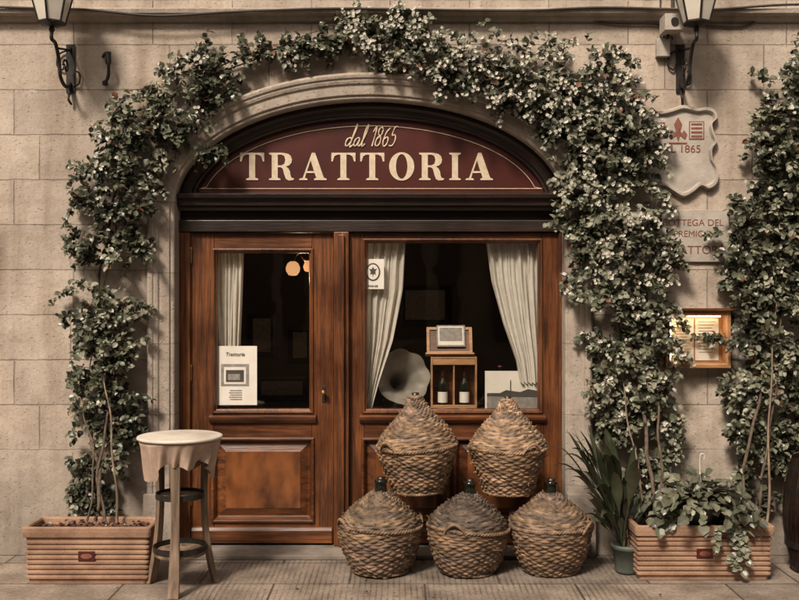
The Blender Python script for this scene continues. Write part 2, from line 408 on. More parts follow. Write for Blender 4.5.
w=MB()
zt=Z(232,yF)
w.box(XL+.001,X(190,yF),yF,.26,.035,zt,WOODV)
w.box(X(559,yF),XR-.001,yF,.26,.035,zt,WOODV)
w.box(XL+.001,XR-.001,yF-.01,.26,zt+.001,zd-.001,DARKW)
w.box(X(334,yF),X(349,yF),yF-.02,.26,.035,zt,WOODV)
w.box(X(338.5,yF),X(344.5,yF),yF-.045,yF-.0205,.035,zt-.02,WOODV)
w.done('door_frame',bld,bevel=.005)
def leaf(name,u0,u1,g0,g1,gt,gb,mid,pb,panels):
    w=MB(); y=yL
    x0,x1=X(u0,y)+.002,X(u1,y)-.002; a,b=X(g0,y),X(g1,y); top=zt-.004; zg1=Z(gt,y); zg0=Z(gb,y); zm=Z(mid,y); zp=Z(pb,y)
    w.box(x0,a,y,y+.06,.04,top,WOODV); w.box(b,x1,y,y+.06,.04,top,WOODV)
    w.box(a+.001,b-.001,y+.001,y+.06,zg1,top,WOODH); w.box(a+.001,b-.001,y+.001,y+.06,zm,zg0,WOODH); w.box(a+.001,b-.001,y+.001,y+.06,.041,zp,WOODH)
    w.loops(a,b,zg0,zg1,[(-.012,y-.001),(-.008,y-.014),(.004,y-.014),(.010,y+.004),(.018,y+.008),(.022,y+.035)],WOODV,fill=False)
    ledge(w,[(y+.0,zg0-.075),(y-.02,zg0-.07),(y-.035,zg0-.05),(y-.04,zg0-.03),(y-.015,zg0-.018),(y,zg0-.016)],a-.03,b+.03,WOODH)
    pc=panels
    for i,(p0,p1) in enumerate(pc):
        q0,q1=X(p0,y),X(p1,y)
        w.loops(q0,q1,zp,zm,[(-.02,y-.001),(-.015,y-.016),(-.002,y-.018),(.008,y-.004),(.02,y+.022),(.03,y+.024),(.075,y+.008),(.08,y+.004)],WOODH,fm=BURL)
        if i: w.box(X(pc[i-1][1],y)+.001,q0-.001,y+.001,y+.06,zp,zm,WOODV)
    ledge(w,[(y,.045),(y-.022,.045),(y-.022,.13),(y-.012,.15),(y,.155)],x0+.01,x1-.01,WOODH)
    w.done(name,bld,bevel=.003)
    g=MB(); g.add([(a,y+.04,zg0),(b,y+.04,zg0),(b,y+.04,zg1),(a,y+.04,zg1)],[(0,1,2,3)],GLASS); g.done(name+'_glass',bld)
leaf('door_leaf',190,334,214,312,250,412,440,520,[(214,312)])
leaf('door_window_leaf',349,559,364,541,240,412,440,520,[(364,448),(456,541)])
w=MB()
hx=X(324,yL); hz=Z(392,yL)
w.box(hx-.012,hx+.012,yL-.006,yL,hz-.07,hz+.04,IRON)
w.lathe([(0,-.018),(.014,-.014),(.018,0),(.014,.014),(0,.018)],BRASS,(hx,yL-.045,hz),16)
w.tube([(hx,yL-.005,hz),(hx,yL-.04,hz)],.007,BRASS,8)
for zz in (.35,1.2,2.0): w.lathe([(.008,-.05),(.011,-.05),(.011,.05),(.008,.06),(.0,.065)],BRASS,(X(191,yL),yL-.008,zz),10)
w.done('door_hardware',bld,bevel=.002)
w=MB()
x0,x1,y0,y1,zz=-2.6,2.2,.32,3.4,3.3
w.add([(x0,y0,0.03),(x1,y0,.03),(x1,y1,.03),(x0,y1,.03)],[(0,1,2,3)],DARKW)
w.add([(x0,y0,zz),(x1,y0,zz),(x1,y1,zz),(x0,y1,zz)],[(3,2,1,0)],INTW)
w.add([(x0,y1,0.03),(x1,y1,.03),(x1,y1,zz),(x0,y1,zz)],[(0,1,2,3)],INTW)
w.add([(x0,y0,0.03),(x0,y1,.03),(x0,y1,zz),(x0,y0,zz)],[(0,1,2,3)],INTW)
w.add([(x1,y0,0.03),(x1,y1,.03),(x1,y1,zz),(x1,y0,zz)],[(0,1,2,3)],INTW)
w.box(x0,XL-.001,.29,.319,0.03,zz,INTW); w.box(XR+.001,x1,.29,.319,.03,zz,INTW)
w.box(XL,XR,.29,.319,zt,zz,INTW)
for (u,v,a,b) in ((262,335,.14,.22),(300,345,.12,.18),(425,305,.25,.2),(282,388,.26,.12)):
    yy=3.37; cx=X(u,yy); cz=Z(v,yy)
    w.loops(cx-a,cx+a,cz-b,cz+b,[(0,yy+.02),(0,yy-.02),(.03,yy-.03),(.05,yy-.01)],DARKW,fm=GREYINK)
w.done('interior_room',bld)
w=MB(); w.box(X(349,.3),X(557,.3),.225,.62,Z(412,.25)-.035,Z(412,.25),WOODH); w.box(X(356,.3),X(552,.3),.27,.6,.035,Z(412,.25)-.036,DARKW); w.done('display_shelf',bld,bevel=.003)
SH=Z(412,.25)
sc_=empty('wall_sconce')
w=MB(); sx_,sy_,sz_=X(297,.6),.6,Z(269,.6)
w.lathe([(.0,-.05),(.03,-.045),(.05,-.015),(.052,.01),(.04,.04),(.02,.055)],SCON,(sx_-.03,sy_,sz_),16)
w.lathe([(.0,-.04),(.03,-.03),(.04,0),(.03,.03),(.02,.045)],SCON,(sx_+.075,sy_+.1,sz_+.02),16)
w.tube(spline_pts([(sx_-.03,sy_,sz_+.05),(sx_,sy_+.1,sz_+.12),(sx_+.06,sy_+.3,sz_+.05),(sx_+.06,sy_+2.78,sz_+.02)],6),.008,BRASS)
w.done('sconce_globes',sc_,smooth=True)
pl_=bpy.data.lights.new('sconce_bulb','POINT'); pl_.energy=10; pl_.color=(1,.66,.38); pl_.shadow_soft_size=.06
po=bpy.data.objects.new('sconce_bulb',pl_); po.location=(sx_+.02,sy_+.35,sz_-.05); coll.objects.link(po); po.parent=sc_

def curtain(uL,uR,vt,vb,y,folds,seed):
    rnd=random.Random(seed); w=MB(); nx=90; nz=44; vs=[];fs=[]
    ph=rnd.random()*6
    for j in range(nz+1):
        t=j/nz; v=vt+(vb-vt)*t; l=X(uL(t),y); r=X(uR(t),y); z=Z(v,y)
        for i in range(nx+1):
            q=i/nx; comp=(r-l)
            amp=.024*(.6+.4*math.sin(q*9+ph))
            yy=y+amp*math.sin(q*folds*2*math.pi+ph+.9*math.sin(t*3+q*4))+.008*math.sin(q*folds*15.1+t*5)
            vs.append((l+comp*q+.006*math.sin(q*folds*6.28+1+t*2),yy,z+.008*math.sin(q*folds*6.28)*t))
    for j in range(nz):
        for i in range(nx):
            a=j*(nx+1)+i; fs.append((a,a+1,a+nx+2,a+nx+1))
    w.add(vs,fs,CLOTHW)
    w.tube([(X(uL(0)-3,y),y,Z(vt-2,y)),(X(uR(0)+3,y),y,Z(vt-2,y))],.007,BRASS)
    return w.done('curtain',smooth=True)
def lerp(pts):
    return lambda t: np.interp(t,[p[0] for p in pts],[p[1] for p in pts])
curtain(lerp([(0,215),(1,218)]),lerp([(0,243),(1,240)]),248,352,.25,5,1)
curtain(lerp([(0,362),(1,364)]),lerp([(0,405),(.3,402),(.6,392),(.85,378),(1,371)]),238,409,.25,5,2)
curtain(lerp([(0,485),(.3,491),(.6,503),(.85,516),(1,520)]),lerp([(0,543),(1,543)]),238,383,.25,6,3)

def sheet(name,u0,u1,v0,v1,y,fn=None):
    p=empty(name,(0,0,0)); w=MB(); w.box(X(u0,y),X(u1,y),y,y+.0015,Z(v1,y),Z(v0,y),PAPER)
    if fn: fn(w,p)
    w.done('sheet',p); return p
yp=yL+.036
def nf(w,p):
    w.box(X(221,yp),X(249,yp),yp-.002,yp-.0004,Z(386,yp),Z(364,yp),GREYINK)
    w.box(X(224,yp),X(246,yp),yp-.003,yp-.0022,Z(384,yp),Z(367,yp),PAPER)
    w.box(X(226,yp),X(244,yp),yp-.004,yp-.0032,Z(382,yp),Z(370,yp),INK)
    w.box(X(228,yp),X(240,yp),yp-.005,yp-.0042,Z(380,yp),Z(374,yp),GREYINK)
    for k in range(5): w.box(X(230-k%2,yp),X(242,yp),yp-.002,yp-.0004,Z(391+k*2.2,yp),Z(390+k*2.2,yp),GREYINK)
    text('Trattoria','heading',X(235,yp),yp-.002,Z(356,yp),.036,INK,p,shear=.2)
sheet('notice_poster',215,257,346,405,yp,nf)
def sf(w,p):
    cx,cz=X(373,yp),Z(272,yp)
    ring=[(cx+.05*math.cos(a*.314),cz+.062*math.sin(a*.314)) for a in range(20)]; w.prism(ring,yp-.002,yp-.0004,INK)
    ring=[(cx+.040*math.cos(a*.314),cz+.052*math.sin(a*.314)) for a in range(20)]; w.prism(ring,yp-.003,yp-.0022,PAPER)
    fl=[(0,.036),(.010,.018),(.028,.024),(.016,.002),(.02,-.02),(.006,-.012),(0,-.036),(-.006,-.012),(-.02,-.02),(-.016,.002),(-.028,.024),(-.010,.018)]
    w.prism([(cx+a,cz+b) for a,b in fl],yp-.004,yp-.0032,INK)
    text('FIRENZE','caption',cx,yp-.002,Z(287,yp),.018,INK,p)
sheet('window_sticker',363,384,259,289,yp,sf)

g=empty('gramophone',(0,0,0))
w=MB(); n=56; prof=[(.19,0),(.182,.012),(.15,.035),(.11,.07),(.07,.12),(.045,.18),(.03,.25),(.02,.31)]
vs=[];fs=[]
for r,d in prof:
    for k in range(n):
        a=2*math.pi*k/n; rr=r*(1+.06*abs(math.cos(a*4))*(r/.19)**2)
        vs.append((rr*math.cos(a),d-.022*abs(math.cos(a*4))*(r/.19),rr*math.sin(a)))
for i in range(len(prof)-1):
    for k in range(n):
        a=i*n+k;b=i*n+(k+1)%n; fs.append((a,b,b+n,a+n))
w.add(vs,fs,GRAM)
gx,gy,gz=X(402,.36),.36,Z(377,.36)
w.done('horn',g,smooth=True,loc=(gx,gy,gz),rot=(math.radians(-18),0,math.radians(14)))
w=MB(); w.tube(spline_pts([(gx-.075,gy+.27,gz-.09),(gx-.08,gy+.30,gz-.13),(gx-.02,gy+.22,SH+.06)],6),.018,BRASS)
w.done('tone_arm',g,smooth=True)
w=MB(); w.box(gx-.14,gx+.12,.42,.60,SH,SH+.06,DARKW); w.done('case',g,bevel=.006)
def bottle(name,x,y,z,sc=1,label=PAPER):
    p=empty(name,(0,0,0)); w=MB()
    w.lathe([(r*sc,h*sc) for r,h in [(.0,0),(.034,0),(.037,.008),(.037,.17),(.034,.195),(.018,.225),(.0135,.245),(.0135,.295),(.016,.297),(.016,.31),(.0,.31)]],GLASSD,(x,y,z),20,cap=False)
    w.done('bottle_glass',p,smooth=True)
    w=MB(); w.lathe([(.0378*sc,.05*sc),(.0378*sc,.13*sc)],label,(x,y,z),20,cap=False); w.lathe([(.0145*sc,.255*sc),(.0145*sc,.30*sc),(.0168*sc,.30*sc),(.0168*sc,.313*sc),(.002,.314*sc)],MAROON,(x,y,z),14,cap=False); w.done('label',p,smooth=True)
c=MB(); yb=.29; a,b=X(431,yb),X(477,yb); zt_=Z(357,yb); zb0=SH
t=.012
c.box(a,a+t,yb,yb+.13,zb0,zt_,PALEW); c.box(b-t,b,yb,yb+.13,zb0,zt_,PALEW); c.box(a+t,b-t,yb+.002,yb+.13,zb0,zb0+t,PALEW); c.box(a+t,b-t,yb+.002,yb+.13,zt_-t,zt_-.001,PALEW)
c.box(a+t,b-t,yb+.118,yb+.128,zb0+t,zt_-t,WOODH); mx=(a+b)/2; c.box(mx-.005,mx+.005,yb+.004,yb+.117,zb0+t,zt_-t,PALEW)
c.box(a+t,b-t,yb-.004,yb+.0015,zb0+.005,zb0+.045,PALEW); c.box(a+t+.001,b-t-.001,yb-.003,yb+.001,zt_-.055,zt_-.015,PALEW)
c.done('wooden_wine_crate',bevel=.002)
bottle('wine_bottle',(a+mx)/2+.004,yb+.05,zb0+t,.93); bottle('wine_bottle',(b+mx)/2-.004,yb+.05,zb0+t,.93)
bottle('wine_bottle',X(500,.36),.36,SH,1.0,MAROON)
e=empty('picture_on_stand',(0,0,0)); w=MB(); a,b=X(427,yb),X(473,yb)
w.box(a,b,0,.014,0,.20,PALEW); w.loops(a+.0,b,0,.2,[(0,-.001),(.0,-.02),(.02,-.02),(.025,-.008)],PALEW,fm=WOODH)
w.box(a+.07,b-.05,-.03,-.0205,.05,.21,GREYINK); w.box(a+.08,b-.06,-.032,-.0302,.06,.20,PAPER); w.box(a+.09,b-.07,-.034,-.0322,.09,.19,GREYINK)
w.box(a-.01,b+.01,-.05,.0,-.012,-.001,PALEW)
w.done('tilted_frame',e,bevel=.002,loc=(0,yb+.05,zt_+.013),rot=(math.radians(-22),0,0))
p=empty('harbour_print',(0,0,0)); w=MB(); yy=.262; w.box(X(485,yy),X(540,yy),yy,yy+.006,SH+.002,Z(371,yy),PAPER)
w.box(X(487,yy),X(539,yy),yy-.003,yy-.0005,Z(410,yy),Z(394,yy),GREYINK)
w.prism([(X(487,yy),Z(396,yy)),(X(539,yy),Z(397,yy)),(X(539,yy),Z(391,yy)),(X(528,yy),Z(389,yy)),(X(520,yy),Z(392,yy)),(X(506,yy),Z(390,yy)),(X(500,yy),Z(393,yy)),(X(487,yy),Z(393,yy))],yy-.005,yy-.0032,INK)
w.box(X(510,yy),X(510.8,yy),yy-.007,yy-.0052,Z(394,yy),Z(380,yy),INK); w.done('print_card',p)

# ---------------------------------------------------------------- wall things
w=MB()
pts=[(X(u),-.10,Z(v)) for u,v in [(-60,9),(20,12),(90,14),(160,20),(240,16),(330,13),(420,14),(520,15),(600,12),(700,14),(790,9),(900,12)]]
w.tube(spline_pts(pts,8),.008,CABLE,6)
pts=[(X(u),-.02,Z(v)) for u,v in [(560,15),(610,24),(660,26),(672,40)]]; w.tube(spline_pts(pts,6),.005,CABLE,6)
pts=[(X(u),-.015,Z(v)) for u,v in [(700,26),(740,27),(765,20),(830,24)]]; w.tube(spline_pts(pts,6),.005,CABLE,6)
w.done('electric_cable',smooth=True)

def lantern(xw):
    p=empty('wall_lantern',(xw,0,0)); yl=-.36; zb=3.385
    w=MB(); n=6
    def hexring(r,z): return [(r*math.cos(math.pi/6+k*math.pi/3),yl+r*math.sin(math.pi/6+k*math.pi/3),z) for k in range(n)]
    rings=[hexring(.080,zb+.06),hexring(.150,zb+.32)]
    for k in range(n):
        w.add([rings[0][k],rings[0][(k+1)%n],rings[1][(k+1)%n],rings[1][k]],[(0,1,2,3)],LGLASS)
    w.done('glass_panes',p)
    w=MB()
    for k in range(n): w.tube([rings[0][k],rings[1][k]],.007,IRON,6)
    for rr,th in ((rings[0],.009),(rings[1],.011)): w.tube(rr,th,IRON,6,cyc=True)
    w.lathe([(.0,0),(.014,.005),(.02,.02),(.012,.035),(.04,.045),(.078,.055),(.078,.062),(0,.063)],IRON,(0,yl,zb),18,cap=False)
    w.lathe([(.17,.32),(.175,.33),(.13,.38),(.06,.43),(.05,.45),(.05,.48),(.065,.49),(.03,.52),(.012,.55),(.0,.58)],IRON,(0,yl,zb),6,cap=False)
    w.lathe([(.04,.07),(.03,.15),(.035,.2),(0,.22)],CREAM,(0,yl,zb),12,cap=False)
    w.done('lantern_body',p)
    w=MB()
    w.box(-.028,.028,-.014,0,3.08,3.40,IRON)
    w.tube(spline_pts([(0,-.012,3.14),(0,-.10,3.10),(0,-.20,3.14),(0,-.23,3.24),(0,-.29,3.33),(0,yl,3.345),(0,yl,3.39)],8),.012,IRON,8)
    sp=[(0,-.10-.055*math.cos(t*.5)*(1-t/16),3.23+.055*math.sin(t*.5)*(1-t/16)) for t in range(14)]
    w.tube(sp,.008,IRON,6); w.tube([(0,-.01,3.36),(0,-.12,3.34),(0,-.27,3.31)],.008,IRON,6)
    w.tube(spline_pts([(0,-.02,3.09),(0.0,-.05,3.03),(.01,-.02,3.0)],5),.008,IRON,6)
    w.tube(spline_pts([(-.02,-.015,3.36),(-.075,-.02,3.33),(-.085,-.02,3.26),(-.05,-.02,3.23),(-.035,-.02,3.27)],6),.006,IRON,6)
    w.tube(spline_pts([(.02,-.015,3.12),(.06,-.02,3.14),(.065,-.02,3.2),(.04,-.02,3.22)],6),.006,IRON,6)
    for zz in (3.11,3.37): w.lathe([(0,-.01),(.01,-.008),(.01,.008),(0,.01)],IRON,(0,-.018,zz),10)
    w.done('bracket',p)
lantern(X(71)); lantern(X(680))
w=MB(); hx=X(108)
w.box(hx-.012,hx+.02,-.012,0,Z(64),Z(52),IRON); w.tube(spline_pts([(hx-.03,-.01,Z(57)),(hx+.01,-.07,Z(56)),(hx+.03,-.09,Z(66)),(hx+.02,-.06,Z(78)),(hx-.01,-.03,Z(84))],6),.011,IRON,8)
w.lathe([(.0,-.02),(.018,-.015),(.02,.01),(0,.02)],IRON,(hx-.01,-.03,Z(84)),12)
w.done('iron_wall_hook',smooth=False)
p=empty('security_camera'); w=MB()
w.box(X(655),X(668),-.05,0,Z(58),Z(40),MARBLE); w.box(X(657),X(675),-.2,-.06,Z(38),Z(22),MARBLE); w.box(X(663),X(666),-.09,0,Z(41),Z(36),IRON)
w.tube([(X(666),-.21,Z(30)),(X(666),-.195,Z(30))],.022,IRON,14); w.tube([(X(660),-.01,Z(40)),(X(660),-.01,Z(0))],.006,CABLE,6)
w.tube([(X(672),-.015,Z(25)),(X(672),-.015,Z(-20))],.012,CABLE,6)
w.done('camera_housing',p,bevel=.006)

p=empty('coat_of_arms_plaque')
O=[(650,108),(656,112),(668,110),(682,106),(696,109),(706,108),(714,111),(716,118),(711,124),(713,134),(716,142),(711,150),(712,162),(717,172),(716,184),(708,190),(700,187),(692,193),(682,198),(672,193),(662,187),(650,188),(645,180),(646,168),(650,158),(645,148),(642,138),(646,128),(644,116)]
O=spline_pts([(X(u),0,Z(v)) for u,v in O]+[(X(650),0,Z(108))],4)[:-1]
poly=[(q.x,q.z) for q in O][::-1]
cx=sum(q[0] for q in poly)/len(poly); cz=sum(q[1] for q in poly)/len(poly)
w=MB()
def ringp(s_,y): return [(cx+(a-cx)*s_,y,cz+(b-cz)*s_) for a,b in poly]
R=[ringp(1,0),ringp(1,-.03),ringp(.97,-.048),ringp(.92,-.048),ringp(.88,-.022)]
vs=[q for r_ in R for q in r_]; n=len(poly); fs=[]
for i in range(4):
    for k in range(n): fs.append((i*n+k,i*n+(k+1)%n,(i+1)*n+(k+1)%n,(i+1)*n+k))
fs.append(tuple(4*n+k for k in range(n)))
w.add(vs,fs,MARBLE)
fixn(w.done('shield',p))
w=MB(); ye=-.0225
w.box(X(653),X(664),ye-.003,ye,Z(139),Z(123),REDINK); w.box(X(655),X(662),ye-.005,ye-.0032,Z(137),Z(125),MARBLE); w.box(X(657.5),X(659.5),ye-.007,ye-.0052,Z(137),Z(125),REDINK); w.box(X(655),X(662),ye-.0075,ye-.0072,Z(130),Z(128),REDINK)
w.box(X(688),X(703),ye-.003,ye,Z(140),Z(122),REDINK); w.box(X(689),X(702),ye-.004,ye-.0032,Z(139),Z(123),MARBLE)
for k in range(4): w.box(X(690),X(701),ye-.006,ye-.0042,Z(138-k*4),Z(136-k*4),REDINK)
fl=[(677,142),(675,136),(670,140),(668,135),(671,131),(673,134),(675,132),(673,125),(677,118),(681,125),(679,132),(681,134),(683,131),(686,135),(684,140),(679,136)]
w.prism([(X(a),Z(b)) for a,b in fl],ye-.004,ye,REDINK)
w.box(X(668),X(686),ye-.003,ye-.0001,Z(144.5),Z(143),REDINK)
w.done('heraldry',p)
text('DAL 1865','date',X(677),ye-.001,Z(153),.072,REDINK,p,sx=1.02)
p=empty('inscription_plaque'); w=MB(); w.box(X(656),X(728),-.025,0,Z(262),Z(210),MARBLE); w.done('slab',p,bevel=.003)
text('BOTTEGA DEL','line_1',X(692),-.026,Z(226),.062,REDINK,p); text('PREMIO','line_2',X(688),-.026,Z(237),.06,REDINK,p); text('IL FATTORÉ','line_3',X(692),-.026,Z(254),.078,REDINK,p)
p=empty('menu_display_case'); w=MB(); y=-.11
a,b,z0_,z1_=X(666,y),X(731,y),Z(368,y),Z(311,y)
w.loops(a,b,z0_,z1_,[(0,-.001),(0,y),(.022,y-.004),(.03,y+.01),(.03,-.03)],PALEW,fill=False)
w.box(a-.01,b+.012,y-.03,-.001,z1_+.001,z1_+.018,WOODH)
w.done('case_frame',p,bevel=.002)
w=MB(); w.box(a+.031,b-.031,-.029,-.012,z0_+.031,z1_-.031,PALEW)
for i,(u0,u1) in enumerate(((.045,.205),(.215,.37))):
    w.box(a+u0,a+u1,-.034,-.0292,z0_+.045,z1_-.05,PAPER)
    for k in range(11):
        zz=z1_-.075-k*.02; w.box(a+u0+.02,a+u1-.02-(k%3)*.012,-.0355,-.0342,zz,zz+.004,GREYINK)
w.done('menu_pages',p)
w=MB(); w.box(a+.06,b-.06,-.085,-.07,z1_-.040,z1_-.032,MENUL); w.box(a+.034,a+.040,-.085,-.07,z0_+.05,z1_-.06,MENUL); w.done('lamp_strip',p)
w=MB(); w.add([(a+.03,y+.008,z0_+.03),(b-.03,y+.008,z0_+.03),(b-.03,y+.008,z1_-.03),(a+.03,y+.008,z1_-.03)],[(0,1,2,3)],GLASS); w.done('case_glass',p)

# ---------------------------------------------------------------- demijohns
def weave(name,prof,seed,loc,scale=1,rotz=0,tone=(.30,.185,.11),lidtone=(.26,.165,.10),rows=.0165,neck=True):
    rnd=random.Random(seed); p=empty(name,loc); p.rotation_euler=(rnd.uniform(-.04,.04),rnd.uniform(-.04,.04),rotz); p.scale=(scale,)*3
    def shell(nm,prof,NS,rowh,tone,amp=.005):
        L=[0]
        for i in range(1,len(prof)): L.append(L[-1]+math.hypot(prof[i][0]-prof[i-1][0],prof[i][1]-prof[i-1][1]))
        nr=int(L[-1]/rowh); sub=5; NTH=NS*5
        vs=np.zeros(((nr*sub+1)*NTH,3)); cols=np.zeros(((nr*sub+1)*NTH,4))
        th=np.arange(NTH)*2*math.pi/NTH
        rt=[rnd.uniform(.55,1.35) for _ in range(nr+2)]
        hue=[rnd.uniform(-.15,.15) for _ in range(nr+2)]
        lr=np.array([rnd.uniform(0,6.28) for _ in range(8)])
        for j in range(nr*sub+1):
            d=L[-1]*j/(nr*sub); r=np.interp(d,L,[q[0] for q in prof]); z=np.interp(d,L,[q[1] for q in prof])
            d2=min(d+.003,L[-1]); d1=max(d-.003,0)
            tr=np.interp(d2,L,[q[0] for q in prof])-np.interp(d1,L,[q[0] for q in prof]); tz=np.interp(d2,L,[q[1] for q in prof])-np.interp(d1,L,[q[1] for q in prof])
            tl=math.hypot(tr,tz)+1e-9; nr_,nz_=tz/tl,-tr/tl
            row=min(j//sub,nr-1); f=(j-row*sub)/sub
            pr=math.sqrt(max(0,1-(2*f-1)**2))
            wob=.012*np.sin(2*th+lr[0]+z*3)+.008*np.sin(3*th+lr[1]-z*7)+.004*np.sin(9*th+lr[2]+row*1.3)
            w_=np.sin(th*NS/2+math.pi*(row%2)+.5*math.sin(row*2.1)+.5*np.sin(th*2+lr[5]))
            disp=pr*(.0045+amp*w_)+ .0018*np.sin(th*23+row*5.1)*math.sin(row*3.3)
            rad=r*(1+wob*2)+disp*nr_
            zz=z+disp*nz_+(.007*np.sin(3*th+lr[3]+row*.2)+.004*np.sin(7*th+lr[6]+row*.7))*(1 if 0<j<nr*sub else 0)
            k=j*NTH
            vs[k:k+NTH,0]=rad*np.cos(th); vs[k:k+NTH,1]=rad*np.sin(th); vs[k:k+NTH,2]=zz
            seg=.85+.35*np.sin(th*3+row*4.7+lr[4])*np.sin(th*1.7+row*2.3)
            b=rt[row]*seg
            cols[k:k+NTH,0]=tone[0]*b*(1+hue[row]*.3); cols[k:k+NTH,1]=tone[1]*b; cols[k:k+NTH,2]=tone[2]*b*(1-hue[row]); cols[k:k+NTH,3]=1
        nj=nr*sub
        j,i=np.meshgrid(np.arange(nj),np.arange(NTH),indexing='ij'); i2=(i+1)%NTH
        F=np.stack([j*NTH+i,j*NTH+i2,(j+1)*NTH+i2,(j+1)*NTH+i],-1).reshape(-1,4)
        me=bpy.data.meshes.new(nm); me.from_pydata(vs.tolist(),[],F.tolist()); me.materials.append(WICK)
        ca=me.color_attributes.new('Col','FLOAT_COLOR','POINT'); ca.data.foreach_set('color',cols.ravel())
        me.polygons.foreach_set('use_smooth',[True]*len(F)); o=bpy.data.objects.new(nm,me); coll.objects.link(o); o.parent=p
    body,lid=prof
    shell('basket',body,38,rows,tone)
    shell('lid',lid,30,rows*.9,lidtone,.0055)
    def setcol(o,tone):
        ca=o.data.color_attributes.new('Col','FLOAT_COLOR','POINT')
        n=len(o.data.vertices); arr=np.ones((n,4)); b=np.random.uniform(.8,1.25,(n,1)); arr[:,:3]=np.array(tone)*b; ca.data.foreach_set('color',arr.ravel())
    def rope(nm,pts,r,tw,cyc,tone):
        w=MB(); K=len(pts)
        for s_ in range(3):
            q=[]
            for i,pp in enumerate(pts):
                a=i/K*tw*2*math.pi+s_*2.094; pp=Vector(pp); rd=Vector((pp.x,pp.y,0)).normalized()
                q.append(pp+rd*math.cos(a)*r*.6+Vector((0,0,math.sin(a)*r*.6)))
            w.tube(q,r*.58,WICK,6,cyc=cyc)
        setcol(w.done(nm,p,smooth=True),tone)
    R_,Zr=body[-1]
    rope('rim',[((R_+.003+.003*math.sin(a*.13))*math.cos(a*2*math.pi/150),(R_+.003+.003*math.sin(a*.13))*math.sin(a*2*math.pi/150),Zr+.006*math.sin(a*.0838+seed)) for a in range(150)],.012,26,True,tone)
    R0,Z0=body[0]
    rope('foot',[((R0+.002)*math.cos(a*2*math.pi/120),(R0+.002)*math.sin(a*2*math.pi/120),.012) for a in range(120)],.010,20,True,tone)
    for sgn in (0,math.pi):
        q=[]
        for i in range(26):
            t=i/25; a=sgn+(t-.5)*.55; h=math.sin(t*math.pi)
            q.append(((R_+.010+.012*h)*math.cos(a),(R_+.010+.012*h)*math.sin(a),Zr-.01+.06*h))
        rope('handle',q,.010,5,False,tone)
    w=MB()
    for _ in range(40):
        a=rnd.uniform(0,6.28); k=rnd.choice([0,1]); pr_=(body,lid)[k]; q=rnd.uniform(.1,.9)*(len(pr_)-1); i=int(q); f=q-i
        r=pr_[i][0]*(1-f)+pr_[i+1][0]*f+.004; z=pr_[i][1]*(1-f)+pr_[i+1][1]*f; da=rnd.uniform(-.14,.14)
        w.tube([(r*math.cos(a),r*math.sin(a),z),((r+.006)*math.cos(a+da*.5),(r+.006)*math.sin(a+da*.5),z+rnd.uniform(0,.01)),((r+.018)*math.cos(a+da),(r+.018)*math.sin(a+da),z+rnd.uniform(-.005,.02))],[.003,.0025,.0012],WICK,5)
    setcol(w.done('cane_ends',p,smooth=True),tuple(t_*1.2 for t_ in tone))
    r1,z1=lid[-1]; w=MB()
    if neck:
        w.lathe([(.06,z1-.06),(.045,z1-.01),(.036,z1+.01),(.034,z1+.05),(.041,z1+.053),(.041,z1+.07),(.026,z1+.072)],GLASSD,(0,0,0),20)
        w.lathe([(.024,z1+.068),(.026,z1+.088),(.0,z1+.09)],DARKW,(0,0,0),14,cap=False)
        w.done('bottle_neck',p,smooth=True)
    else:
        w.lathe([(r1+.004,z1-.006),(r1+.006,z1+.004),(r1*.7,z1+.012),(0,z1+.014)],WICK,(0,0,0),18,cap=False)
        setcol(w.done('woven_cap',p,smooth=True),lidtone)
        w=MB(); w.lathe([(.022,z1),(.024,z1+.028),(.0,z1+.03)],DARKW,(0,0,0),14,cap=False); w.done('stopper',p,smooth=True)
    w=MB(); w.lathe([(.0,.012),(R0-.01,.012)]+[(r-.012,z) for r,z in body[1:]]+[(r-.014,z-.004) for r,z in lid],GLASSD,(0,0,0),32,cap=False); w.done('bottle_body',p,smooth=True)
    return p
bodyA=[(.155,.004),(.175,.05),(.205,.13),(.235,.21),(.25,.27),(.252,.30)]
lidA=[(.252,.305),(.240,.345),(.205,.395),(.155,.45),(.105,.505),(.070,.55),(.050,.59),(.040,.612)]
bodyB=[(.165,.004),(.195,.05),(.222,.12),(.242,.19),(.252,.25),(.25,.285)]
lidB=[(.25,.29),(.242,.325),(.208,.362),(.16,.40),(.11,.44),(.068,.47),(.042,.488)]
yA=-.40
weave('wicker_demijohn',(bodyB,lidB),1,(X(380,yA),yA,.003),1.02,.5,(.25,.165,.108),(.20,.14,.095))
weave('wicker_demijohn',(bodyB,lidB),2,(X(466,yA),yA,.003),1.0,1.2,(.22,.145,.097),(.10,.072,.053))
weave('wicker_demijohn',(bodyB,lidB),3,(X(550,yA+.02),yA+.02,.003),1.0,-.6,(.26,.17,.112),(.20,.138,.094))
yB=-.27
weave('wicker_demijohn',(bodyA,lidA),4,(X(419,yB),yB,.475),.99,.75,(.30,.20,.13),(.31,.207,.135),neck=False)
weave('wicker_demijohn',(bodyA,lidA),5,(X(508,yB),yB,.465),.97,2.1,(.33,.215,.138),(.38,.26,.175),neck=False)

